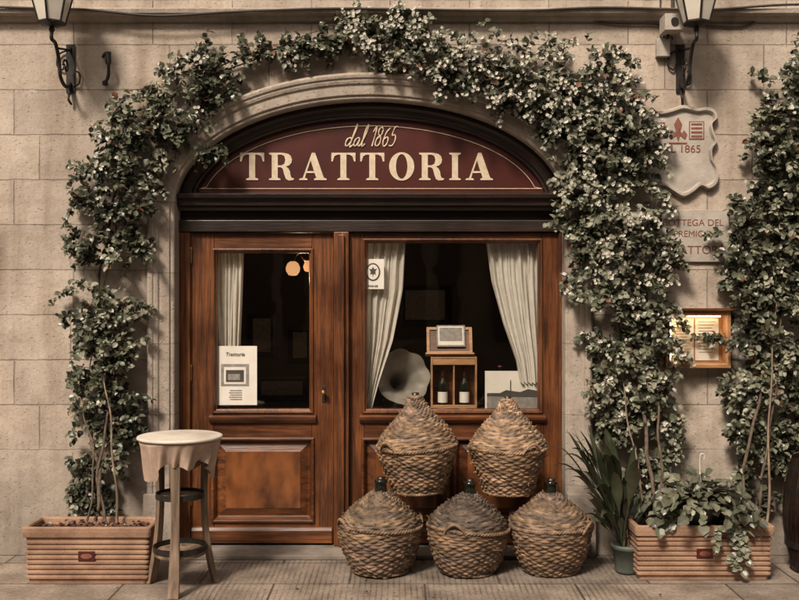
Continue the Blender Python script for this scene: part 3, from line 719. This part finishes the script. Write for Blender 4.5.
# ---------------------------------------------------------------- table
t=empty('round_bistro_table',(X(180,-.74),-.74,0))
w=MB(); w.lathe([(.0,.880),(.235,.880),(.247,.884),(.25,.891),(.247,.899),(.235,.903),(.0,.903)],WHITEP,(0,0,0),64,cap=False); w.done('table_top',t,smooth=True)
w=MB(); n=200; vs=[];fs=[]; rows_=16
for j in range(rows_+1):
    f=j/rows_
    for k in range(n):
        a=2*math.pi*k/n
        ln=.175+.045*math.sin(2*a+.6)+.03*math.sin(5*a+1)+.012*math.sin(11*a)
        r=.240-.06*f+.016*f*math.sin(9*a+.8*math.sin(2*a))+.012*f*math.sin(17*a+1+2*f)+.005*math.sin(31*a+f*5)*f
        if j==0: r=.23
        vs.append((r*math.cos(a),r*math.sin(a),.884-ln*f-.004*(j==0)))
for j in range(rows_):
    for k in range(n): a=j*n+k;b=j*n+(k+1)%n; fs.append((a,b,b+n,a+n))
w.add(vs,fs,LINEN); w.done('cloth',t,smooth=True)
w=MB()
for ang in (-90,30,150):
    a=math.radians(ang+3); d=Vector((math.cos(a),math.sin(a),0)); tn=Vector((-d.y,d.x,0)); vs=[];fs=[]
    m_=18
    for i in range(m_+1):
        f=i/m_; z=.872*(1-f)+.002; r=.165-.02*math.sin(f*math.pi)+.055*f**3; wd=.028+.004*math.cos(f*6.28); th=.014
        for sgx,sgy in((-1,-1),(1,-1),(1,1),(-1,1)):
            q=d*(r+sgy*th)+tn*(sgx*wd); vs.append((q.x,q.y,z))
    for i in range(m_):
        for k in range(4): a_=i*4+k;b_=i*4+(k+1)%4; fs.append((a_,a_+4,b_+4,b_))
    fs.append((0,1,2,3)); fs.append((m_*4+3,m_*4+2,m_*4+1,m_*4)); w.add(vs,fs,OLDW)
fixn(w.done('legs',t,bevel=.004))
w=MB()
for z,r in ((.55,.135),(.24,.15)):
    w.lathe([(r,z-.016),(r+.006,z-.016),(r+.006,z+.016),(r,z+.016),(r,z-.016)],IRON,(0,0,0),48,cap=False)
w.lathe([(.0,.2),(.148,.2),(.15,.212),(.148,.226),(.0,.226)],OLDW,(0,0,0),40,cap=False)
w.lathe([(.0,.83),(.17,.83),(.17,.872),(.0,.872)],OLDW,(0,0,0),40,cap=False)
w.lathe([(.0,.536),(.132,.536),(.132,.548),(.0,.548)],OLDW,(0,0,0),40,cap=False)
w.done('rings_and_shelf',t)

# ---------------------------------------------------------------- planters
def planter(u0,u1,yf,depth,h,tagm=REDINK):
    x0,x1=X(u0,yf),X(u1,yf); p=empty('terracotta_planter_box'); w=MB()
    cx=(x0+x1)/2; hw=(x1-x0)/2; cy=yf+depth/2; hd=depth/2
    prof=[(-.03,0.0),(-.028,.02)]
    zz=.03
    while zz<h-.085:
        prof+=[(-.022+.02*zz,zz),(-.014+.02*zz,zz+.005),(-.014+.02*zz,zz+.018),(-.022+.02*zz,zz+.023)]; zz+=.030
    prof+=[(-.012,h-.065),(.0,h-.06),(.004,h-.03),(.004,h-.006),(-.002,h),(-.022,h),(-.03,h-.01),(-.035,h-.05)]
    vs=[];fs=[]
    for o,z in prof:
        for k in range(4):
            ccx=[hw,-hw,-hw,hw][k]; ccy=[hd,hd,-hd,-hd][k]; rr=.02
            for q in range(4):
                a=k*math.pi/2+q*math.pi/6
                sx=1 if ccx>0 else -1; sy=1 if ccy>0 else -1
                vs.append((cx+ccx+sx*(o-rr)+rr*math.cos(a),cy+ccy+sy*(o-rr)+rr*math.sin(a),z+.002))
    n=16
    for i in range(len(prof)-1):
        for k in range(n): a=i*n+k;b=i*n+(k+1)%n; fs.append((a,b,b+n,a+n))
    fs.append(tuple(range(n-1,-1,-1)))
    w.add(vs,fs,TERRA); fixn(w.done('box',p,bevel=.0015))
    w=MB(); nx,ny=60,24; vs=[];fs=[]
    for j in range(ny+1):
        for i in range(nx+1):
            x=cx-hw+.034+(2*hw-.068)*i/nx; y=cy-hd+.034+(2*hd-.068)*j/ny
            vs.append((x,y,h-.045+.03*noise.noise(Vector((x*14,y*14,1)))+.012*noise.noise(Vector((x*50,y*50,1)))))
    for j in range(ny):
        for i in range(nx): a=j*(nx+1)+i; fs.append((a,a+1,a+nx+2,a+nx+1))
    w.add(vs,fs,SOIL); w.done('soil',p)
    w=MB(); zc_=h*.5
    w.box(cx-.05,cx+.05,yf+.008,yf+.06,zc_-.03,zc_+.03,MAROON)
    ov=[(cx+.035*math.cos(a*.2618),zc_+.016*math.sin(a*.2618)) for a in range(24)]; w.prism(ov,yf+.004,yf+.0075,REDINK); fixn(w.done('maker_seal',p,bevel=.002))
planter(22,150,-.70,.30,.345); planter(636,775,-.62,.30,.335)

# ---------------------------------------------------------------- foliage
LT=np.array([(0,0,0),(.28,-.36,.10),(.68,-.34,.06),(1,0,-.12),(.68,.34,.06),(.28,.36,.10),(.30,0,0),(.68,0,-.03)])
LFC=[(0,6,1),(0,5,6),(6,7,2,1),(6,5,4,7),(7,3,2),(7,4,3)]
def leaves_obj(name,parent,base,d,nrm,size,width,cols,material=LEAF):
    base=np.array(base);d=np.array(d);nrm=np.array(nrm);size=np.array(size)[:,None,None];width=np.array(width)[:,None,None]
    d/=np.linalg.norm(d,axis=1)[:,None]+1e-9
    side=np.cross(nrm,d); side/=np.linalg.norm(side,axis=1)[:,None]+1e-9
    n=np.cross(d,side)
    T=LT[None,:,:]
    V=base[:,None,:]+size*(T[:,:,0:1]*d[:,None,:]+width*T[:,:,1:2]*side[:,None,:]+T[:,:,2:3]*n[:,None,:])
    N_=len(base); V=V.reshape(-1,3); off=(np.arange(N_)*8); faces=[]
    for f in LFC: faces+=(off[:,None]+np.array(f)[None,:]).tolist()
    me=bpy.data.meshes.new(name); me.from_pydata(V.tolist(),[],faces); me.materials.append(material)
    ca=me.color_attributes.new('Col','FLOAT_COLOR','POINT'); C=np.ones((N_,8,4)); C[:,:,:3]=np.array(cols)[:,None,:]; C[:,6:8,:3]*=1.2
    ca.data.foreach_set('color',C.ravel())
    o=bpy.data.objects.new(name,me); coll.objects.link(o)
    if parent: o.parent=parent
    return o
DG=np.array((.028,.032,.019)); MG=np.array((.100,.104,.064)); PG=np.array((.32,.305,.23)); WH=np.array((.60,.55,.46))
def vine(name,path,dens,seed,stems,depth=.62,gap=-.30,pale=0.0,fl=.22,lsz=1.0):
    rnd=random.Random(seed); p=empty(name)
    segs=[]; tot=0
    for i in range(len(path)-1):
        a,b=path[i],path[i+1]; l=math.hypot(a[0]-b[0],a[1]-b[1]); wgt=l*((a[2]+b[2])/2)**1.0+l*4; segs.append((a,b,wgt)); tot+=wgt
    ns=int(tot*dens)
    B_,D_,Nn,Sz,Wd,Co=[],[],[],[],[],[]; sm=MB()
    for _ in range(ns):
        q=rnd.random()*tot
        for a,b,wgt in segs:
            q-=wgt
            if q<=0: break
        t_=rnd.random(); u=a[0]+(b[0]-a[0])*t_; v=a[1]+(b[1]-a[1])*t_; R=(a[2]+(b[2]-a[2])*t_)/150; lf=(a[3]+(b[3]-a[3])*t_)
        ang=rnd.random()*6.283; R*=(1+.34*noise.noise(Vector((math.cos(ang)*1.5,math.sin(ang)*1.5+v*.035,u*.035+seed)))); rho=R*math.sqrt(rnd.random())*.95
        T=R*depth
        yy=-(.03+T*math.sqrt(max(0,1-(rho/R)**2))*math.sqrt(rnd.random()))
        k=(D+yy)/D
        x=X(u)*k+rho*math.cos(ang); z=1.7+(Z(v)-1.7)*k+rho*math.sin(ang)
        if noise.noise(Vector((x*6+seed,yy*3,z*6)))<gap+.26*(rho/R)**2: continue
        dr=Vector((math.cos(ang)*rho/R*.8+rnd.gauss(0,.45),-.55+rnd.gauss(0,.35),math.sin(ang)*rho/R*.6-.25+rnd.gauss(0,.5))).normalized()
        ln=rnd.uniform(.05,.15)*(1.7 if rnd.random()<.12 else 1); n=int(ln/.021); pos=Vector((x,yy,z)); tone=noise.noise(Vector((x*3+9,z*3,seed)))*.8+rnd.gauss(0,.22)+pale
        flower=rnd.random()<lf*fl
        pts=[tuple(pos)]
        for i in range(n):
            f=i/max(n-1,1)
            dr=(dr+Vector((rnd.gauss(0,.12),rnd.gauss(0,.12),-.08))).normalized(); pos=pos+dr*.021
            if pos.y>-.012: pos.y=-.012
            pts.append(tuple(pos))
            sd=dr.cross(Vector((0,-.6,.8))); sd.normalize()
            if i%2: sd=dr.cross(sd)
            for sg in (-1,1):
                if rnd.random()<.12: continue
                dd=dr*.6+sd*sg*.9+Vector((rnd.gauss(0,.3),rnd.gauss(0,.3),rnd.gauss(0,.3)-.15))
                nn=Vector((rnd.gauss(0,.5),-.65+rnd.gauss(0,.35),.75+rnd.gauss(0,.35)))
                if dd.y>0: dd.y*=.3
                B_.append(tuple(pos)); D_.append(tuple(dd)); Nn.append(tuple(nn)); s_=rnd.uniform(.034,.064)*(1-.25*f)*lsz
                Sz.append(s_); Wd.append(rnd.uniform(.85,1.2))
                g_=tone+.40*f+rnd.gauss(0,.28)
                m1=min(max(g_+.40,0),1)
                c=DG*(1-m1)+MG*m1
                if g_>.50: c=c+(PG-c)*min((g_-.50)*1.3,.85)
                if rnd.random()<.02: c=np.array((.13,.06,.03))
                Co.append(c)
        if flower:
            for _k in range(rnd.randint(3,8)):
                fp=pos+Vector((rnd.gauss(0,.022),rnd.gauss(-.01,.015),rnd.gauss(0,.022)))
                a0=rnd.random()*6
                for k_ in range(5):
                    aa=a0+k_*1.257; B_.append(tuple(fp)); D_.append((math.cos(aa),-.35,math.sin(aa))); Nn.append((0,-1,.2)); Sz.append(rnd.uniform(.010,.015)); Wd.append(1.1); Co.append(WH*rnd.uniform(.6,1.1))
        if rnd.random()<.3: sm.tube(pts,.0018,BARK,4)
    leaves_obj('leaves',p,B_,D_,Nn,Sz,Wd,Co)
    for st in stems:
        pts=spline_pts([(X(u,y_),y_,Z(v,y_)) for u,v,y_ in st['p']],8)
        pts=[Vector((q.x+.008*math.sin(i*.9+seed),q.y+.006*math.cos(i*.7),q.z)) for i,q in enumerate(pts)]; K=len(pts)
        sm.tube(pts,[st['r']*(1-.6*i/K) for i in range(K)],st.get('m',BARK),8)
    sm.done('stems',p,smooth=True)
    print(name,len(B_))
vine('climbing_jasmine',[(98,500,18,0),(98,475,30,0),(100,440,37,0),(102,400,39,0),(104,350,37,0),(108,300,41,.08),(112,255,38,.08),(114,215,39,.08),(118,180,40,.1),(128,150,40,.15),(150,120,37,.2),(176,98,32,.2),(206,76,26,.2),(235,60,16,.2),(265,51,10,.2),(300,46,7,.2),(345,38,9,.3)],.056,11,
 [{'p':[(96,522,-.55),(100,480,-.45),(92,430,-.2),(104,370,-.1),(98,300,-.08),(108,230,-.06),(125,160,-.05),(170,100,-.05),(240,58,-.05),(345,38,-.04)],'r':.013},
  {'p':[(106,522,-.55),(98,470,-.42),(110,400,-.16),(96,330,-.09),(115,240,-.07),(118,180,-.06)],'r':.010},
  {'p':[(88,522,-.55),(94,460,-.42),(84,400,-.16),(100,330,-.12)],'r':.007},
  {'p':[(200,78,-.06),(260,58,-.05),(320,30,-.04),(380,20,-.04)],'r':.006},
  {'p':[(118,523,-.5),(112,440,-.4),(104,370,-.2)],'r':.009,'m':OLDW}],pale=.06)
vine('climbing_jasmine',[(192,125,20,.1),(203,142,13,.1),(212,160,8,.0)],.04,5,[])
vine('climbing_jasmine',[(352,26,13,.5),(375,36,22,.6),(405,42,28,.7),(440,52,34,.7),(470,62,35,.65),(500,72,37,.6),(530,80,39,.6),(562,82,44,.55),(594,92,47,.5),(610,130,46,.45),(606,170,44,.35),(614,210,50,.3),(626,250,52,.25),(628,290,48,.2),(630,330,44,.15),(633,370,44,.12),(637,410,42,.08),(641,450,34,.05),(646,490,20,0)],.060,21,
 [{'p':[(655,520,-.5),(650,470,-.4),(640,400,-.15),(618,320,-.08),(625,240,-.06),(600,170,-.06),(610,110,-.06),(540,80,-.06),(440,50,-.06),(350,28,-.05)],'r':.014},
  {'p':[(662,520,-.5),(660,450,-.4),(655,380,-.15),(640,300,-.09),(630,200,-.07)],'r':.010},
  {'p':[(648,522,-.5),(632,440,-.36),(620,370,-.15)],'r':.008,'m':OLDW}],pale=.32,fl=.7,gap=-.36)
vine('climbing_jasmine',[(556,110,20,.3),(564,150,14,.2),(572,190,12,.1),(574,225,8,.0)],.04,8,[],pale=.25)
vine('climbing_jasmine',[(800,70,28,.2),(790,100,35,.2),(778,135,36,.1),(768,175,36,.1),(768,220,39,.1),(764,270,42,.05),(765,320,40,.02),(763,370,44,.02),(763,410,43,.02),(762,450,31,0),(755,490,18,0)],.056,31,
 [{'p':[(745,520,-.5),(745,460,-.42),(760,390,-.2),(750,300,-.1),(770,200,-.08),(790,100,-.06)],'r':.012},
  {'p':[(757,520,-.5),(765,460,-.42),(775,390,-.2),(780,300,-.1),(772,220,-.08)],'r':.010},
  {'p':[(768,522,-.5),(770,400,-.3),(776,300,-.15)],'r':.009,'m':OLDW}],pale=.14)
vine('climbing_jasmine',[(830,60,40,.1),(825,130,40,.05),(830,220,42,.05),(825,300,40,.05),(825,400,40,0),(815,450,30,0)],.03,41,[])

def blades(name,parent,c,specs,m,colA,colB,seed,wmul=1):
    rnd=random.Random(seed); w=MB(); cols=[]
    for (az,ln,lift,droop,wd) in specs:
        d=Vector((math.cos(az),math.sin(az),0)); sd=Vector((-d.y,d.x,0)); n=12; vs=[];fs=[]
        tw=rnd.uniform(-.5,.5)
        cc=np.array(colA)+(np.array(colB)-np.array(colA))*rnd.random()
        for i in range(n+1):
            f=i/n; r=ln*(math.sin(f*1.3)/1.3*math.cos(lift)+.3*droop*f*f); z=ln*(math.sin(lift)*f-droop*f**2.8)
            wid=wd*wmul*max(.06,math.sin(math.pi*min(1,max(0,(f-.38)/.62))**.75)) if f>.38 else .003
            s2=sd*math.cos(tw)+Vector((0,0,1))*math.sin(tw)
            ctr=Vector(c)+d*r+Vector((0,0,z))
            for k in (-1,0,1):
                q=ctr+s2*k*wid+Vector((0,0,abs(k)*wid*.35)); vs.append(tuple(q)); cols.append(tuple(cc*(1.2 if k==0 else 1)))
        for i in range(n):
            for k in (0,1): a=i*3+k; fs.append((a,a+1,a+4,a+3))
        w.add(vs,fs,m)
    o=w.done(name,parent,smooth=True); ca=o.data.color_attributes.new('Col','FLOAT_COLOR','POINT')
    arr=np.ones((len(cols),4)); arr[:,:3]=np.array(cols); ca.data.foreach_set('color',arr.ravel()); return o
pp=empty('potted_palm'); px_,py_=X(627,-.42),-.42
w=MB(); w.lathe([(.065,.002),(.075,.02),(.088,.15),(.097,.152),(.1,.18),(.094,.182),(.086,.165),(.0,.16)],POTM,(px_,py_,0),28); w.done('pot',pp,smooth=True,bevel=0)
rnd=random.Random(3)
sp=[]
for i in range(110):
    az=math.pi+rnd.gauss(0,1.0)
    sp.append((az,rnd.uniform(.45,1.1),rnd.uniform(1.12,1.5),rnd.uniform(.10,.48),rnd.uniform(.024,.040)))
for i in range(26):
    az=rnd.uniform(0,6.28)
    sp.append((az,rnd.uniform(.35,.65),rnd.uniform(.9,1.35),rnd.uniform(.2,.45),rnd.uniform(.02,.034)))
sp=[q for q in sp if not (math.sin(q[0])>.5 and q[1]>.5)]
blades('fronds',pp,(px_-.03,py_,.16),sp,LEAF,(.024,.029,.016),(.085,.093,.052),3)
w=MB()
for i in range(6):
    w.tube([(px_+rnd.uniform(-.03,.03),py_+rnd.uniform(-.03,.03),.15),(px_+rnd.uniform(-.10,.03),py_,.55)],.006,BARK,6)
w.done('stems',pp)
hp=empty('hanging_pothos'); cx_,cy_=X(700,-.5),-.5; cz_=.36
w=MB(); w.lathe([(.07,-.12),(.09,0),(.10,.005),(.10,.015),(.085,.01),(0,.0)],POTM,(cx_,cy_,cz_+.06),24)
for k in range(3):
    a=k*2.094+.5; w.tube([(cx_+.097*math.cos(a),cy_+.097*math.sin(a),cz_+.07),(cx_,cy_,Z(474,-.5))],.0022,WHITEP,5)
zt2=Z(474,-.5); w.tube(spline_pts([(cx_,cy_,zt2),(cx_,cy_,zt2+.10),(cx_+.012,cy_,zt2+.125),(cx_+.028,cy_,zt2+.11),(cx_+.024,cy_,zt2+.09)],5),.005,WHITEP,6)
w.done('hanging_pot',hp,smooth=True)
rnd=random.Random(12); B_,D_,Nn,Sz,Wd,Co=[],[],[],[],[],[]; sm=MB()
for i in range(130):
    az=rnd.uniform(0,6.28); ln=rnd.uniform(.12,.42); pos=Vector((cx_,cy_,cz_+.08)); v=Vector((math.cos(az)*1.0,math.sin(az)*.45,rnd.uniform(.3,1.2))); st=int(ln/.03)
    pts=[tuple(pos)]
    for k in range(st):
        v=(v+Vector((rnd.gauss(0,.1),rnd.gauss(0,.1),-.17))).normalized(); pos=pos+v*.033
        if pos.z<.36 and abs(pos.y+.47)<.16: pos.z=.36+rnd.random()*.02
        pts.append(tuple(pos))
        if k>0:
            B_.append(tuple(pos)); D_.append((v.x+rnd.gauss(0,.6),v.y-.3+rnd.gauss(0,.5),v.z-.4+rnd.gauss(0,.4))); Nn.append((rnd.gauss(0,.4),-.6+rnd.gauss(0,.3),.8)); Sz.append(rnd.uniform(.045,.085)); Wd.append(1.1)
            Co.append(MG*rnd.uniform(.4,1.2)+(PG-MG)*(.6*rnd.random()**2))
    sm.tube(pts,.0022,BARK,4)
for (du,dz) in ((.04,.16),(.10,.24),(.15,.30),(.19,.16)):
    pos=Vector((cx_+du,-.655,.36))
    for k in range(int(dz/.022)):
        pos=pos+Vector((rnd.gauss(0.004,.012),rnd.gauss(0,.003),-.022))
        for _s in range(2):
            B_.append(tuple(pos)); D_.append((rnd.gauss(0,.8),-.4,-.4)); Nn.append((rnd.gauss(0,.3),-.8,.5)); Sz.append(rnd.uniform(.03,.055)); Wd.append(1.1); Co.append(MG*1.0+(PG-MG)*.5*rnd.random())
leaves_obj('pothos_leaves',hp,B_,D_,Nn,Sz,Wd,Co); sm.done('vines',hp)

def sprouts(name,x0,x1,y0,y1,z,n,seed,colr,sz=(.02,.04)):
    rnd=random.Random(seed); B_,D_,Nn,Sz,Wd,Co=[],[],[],[],[],[]
    for i in range(n):
        b=(rnd.uniform(x0,x1),rnd.uniform(y0,y1),z+rnd.uniform(-.01,.015)); B_.append(b); D_.append((rnd.gauss(0,1),rnd.gauss(0,1),rnd.uniform(-.1,.4))); Nn.append((rnd.gauss(0,.5),rnd.gauss(0,.5),1)); Sz.append(rnd.uniform(*sz)); Wd.append(.9); Co.append(np.array(colr)*rnd.uniform(.5,1.4))
    return leaves_obj(name,None,B_,D_,Nn,Sz,Wd,Co)
sprouts('fallen_leaves',X(30,-.6),X(145,-.6),-.66,-.44,.315,240,2,(.12,.055,.035))
sprouts('fallen_leaves',X(645,-.55),X(765,-.55),-.58,-.36,.305,200,4,(.10,.075,.04))
sprouts('fallen_leaves',-2.7,2.7,-1.0,-.05,.016,46,9,(.10,.06,.035),(.012,.028))

w=MB(); bx,by=X(826,-.4),-.4; n=28
prof=[(.20+.055*math.sin(math.pi*i/16),.012+.70*i/16) for i in range(17)]
vs=[];fs=[]
for r,z in prof:
    for k in range(n*4):
        a=2*math.pi*k/(n*4); rr=r-(.004 if k%4==0 else 0); vs.append((bx+rr*math.cos(a),by+rr*math.sin(a),z))
m4=n*4
for i in range(16):
    for k in range(m4): a=i*m4+k;b=i*m4+(k+1)%m4; fs.append((a,b,b+m4,a+m4))
w.add(vs,fs,DARKW); w.lathe([(.0,.69),(.2,.69)],DARKW,(bx,by,0),28,cap=False); w.lathe([(.0,.03),(.2,.03)],DARKW,(bx,by,0),28,cap=False)
for z in (.06,.18,.52,.65):
    r=.20+.055*math.sin(math.pi*(z-.012)/.70); w.lathe([(r+.001,z-.02),(r+.005,z-.02),(r+.005,z+.02),(r+.001,z+.02)],IRON,(bx,by,0),48,cap=False)
w.done('wooden_barrel')

# ---------------------------------------------------------------- ground
def pavemat():
    m=bpy.data.materials.new('paving_stone'); m.use_nodes=True; nt=m.node_tree; N=nt.nodes; L=nt.links; b=N['Principled BSDF']; b.inputs['Roughness'].default_value=.75
    tc=N.new('ShaderNodeTexCoord'); sp=N.new('ShaderNodeSeparateXYZ'); L.new(tc.outputs['Object'],sp.inputs[0])
    def noi(sc,det=6):
        n=N.new('ShaderNodeTexNoise'); n.inputs['Scale'].default_value=sc; n.inputs['Detail'].default_value=det; n.inputs['Roughness'].default_value=.6; L.new(tc.outputs['Object'],n.inputs['Vector']); return n.outputs['Fac']
    def M(op,a,c,cl=False):
        n=N.new('ShaderNodeMath'); n.operation=op; n.use_clamp=cl
        for i,v in enumerate((a,c)):
            if isinstance(v,(int,float)): n.inputs[i].default_value=v
            else: L.new(v,n.inputs[i])
        return n.outputs[0]
    def mix(bl,fac,a,c):
        n=N.new('ShaderNodeMix'); n.data_type='RGBA'; n.blend_type=bl
        for i,v in ((0,fac),(6,a),(7,c)):
            if isinstance(v,(int,float)): n.inputs[i].default_value=v
            elif isinstance(v,tuple): n.inputs[i].default_value=(*v,1)
            else: L.new(v,n.inputs[i])
        return n.outputs[2]
    def mr(v,a,b_,c,d):
        n=N.new('ShaderNodeMapRange'); L.new(v,n.inputs[0])
        for i,q in enumerate((a,b_,c,d)): n.inputs[i+1].default_value=q
        return n.outputs[0]
    col=mix('MIX',mr(noi(3.5,9),.35,.65,0,1),(.145,.112,.088),(.30,.245,.20))
    col=mix('MULTIPLY',mr(noi(50,5),.45,.7,0,.9),col,(.55,.53,.5))
    g=M('SINE',M('MULTIPLY',M('ADD',sp.outputs[0],M('MULTIPLY',noi(3,2),.012)),2*math.pi/.034),0)
    g=M('MULTIPLY',M('ADD',g,1),.5); g=M('POWER',g,3)
    st=M('MULTIPLY',M('GREATER_THAN',sp.outputs[0],-1.25),M('LESS_THAN',sp.outputs[0],1.45))
    g=M('MULTIPLY',M('MULTIPLY',g,st),mr(noi(5,5),.38,.62,.15,1))
    br=N.new('ShaderNodeTexBrick'); br.inputs['Scale'].default_value=1; br.inputs['Brick Width'].default_value=.9; br.inputs['Row Height'].default_value=.46; br.inputs['Mortar Size'].default_value=.007
    mp=N.new('ShaderNodeMapping'); mp.inputs['Location'].default_value=(.3,.20,0); L.new(tc.outputs['Object'],mp.inputs[0]); L.new(mp.outputs[0],br.inputs['Vector'])
    br.inputs['Color1'].default_value=(.82,.82,.82,1); br.inputs['Color2'].default_value=(1.1,1.08,1.05,1); br.inputs['Mortar'].default_value=(.35,.33,.31,1)
    col=mix('MULTIPLY',1.0,col,br.outputs['Color'])
    col=mix('MULTIPLY',M('MULTIPLY',g,.6),col,(.42,.39,.37))
    L.new(col,b.inputs['Base Color'])
    h=M('SUBTRACT',M('ADD',M('MULTIPLY',noi(70,5),.5),M('MULTIPLY',noi(9,5),.9)),M('ADD',M('MULTIPLY',g,.7),M('MULTIPLY',br.outputs['Fac'],1.0)))
    bp=N.new('ShaderNodeBump'); bp.inputs['Distance'].default_value=.008; bp.inputs['Strength'].default_value=.9; L.new(h,bp.inputs['Height']); L.new(bp.outputs[0],b.inputs['Normal'])
    return m
PAVE=pavemat()
w=MB(); w.box(-40,40,-1.9,-.0005,-.15,0,PAVE); w.box(-40,40,-2.05,-1.902,-.15,-.004,STONE); w.done('pavement',bevel=.01)
w=MB(); w.add([(-150,-150,-.13),(150,-150,-.13),(150,150,-.13),(-150,150,-.13)],[(0,1,2,3)],ROAD); w.done('street_ground')

ob=empty('opposite_building'); w=MB()
w.box(-22,22,-20,-13,-.12,8.5,OPPW); w.box(-22.4,22.4,-20.4,-12.6,8.5,8.9,ROOFT)
for i in range(-6,7):
    for z in (.9,4.9):
        x=i*3.1; h=2.2
        w.box(x-.75,x+.75,-12.999,-12.93,z-.12,z+h+.12,STONE); w.box(x-.55,x+.55,-12.929,-12.90,z,z+h,INTW)
        w.box(x-1.2,x-.76,-12.998,-12.92,z,z+h,DARKW); w.box(x+.76,x+1.2,-12.998,-12.92,z,z+h,DARKW)
w.done('facade',ob)

# ---------------------------------------------------------------- light
sd=Vector((-.50,-1,1.15)).normalized(); el=math.asin(sd.z)
wd=bpy.data.worlds.new('World'); scene.world=wd; wd.use_nodes=True; nt=wd.node_tree; N=nt.nodes; L=nt.links
bg=N['Background']; sky=N.new('ShaderNodeTexSky'); sky.sky_type='NISHITA'; sky.sun_disc=False; sky.sun_elevation=el; sky.sun_rotation=math.atan2(sd.x,sd.y); sky.dust_density=4; sky.ozone_density=.6
hs=N.new('ShaderNodeHueSaturation'); hs.inputs['Saturation'].default_value=.25
mx=N.new('ShaderNodeMix'); mx.data_type='RGBA'; mx.blend_type='MULTIPLY'; mx.inputs[0].default_value=1; mx.inputs[7].default_value=(1.0,.885,.765,1)
L.new(sky.outputs[0],hs.inputs['Color']); L.new(hs.outputs[0],mx.inputs[6]); L.new(mx.outputs[2],bg.inputs[0]); bg.inputs[1].default_value=.15
sl=bpy.data.lights.new('sun','SUN'); sl.energy=4.4; sl.angle=math.radians(10); sl.color=(1,.885,.75)
so=bpy.data.objects.new('sun',sl); so.rotation_euler=(-sd).to_track_quat('-Z','Y').to_euler(); so.location=(-3,-8,9); coll.objects.link(so)
cam=bpy.data.cameras.new('camera'); cam.lens=36*975/799; cam.sensor_width=36; cam.clip_end=500
co=bpy.data.objects.new('camera',cam); co.location=(0,-D,1.7); co.rotation_euler=(math.pi/2,0,0); coll.objects.link(co); scene.camera=co
scene.view_settings.view_transform='Standard'; scene.view_settings.look='None'; scene.view_settings.exposure=0
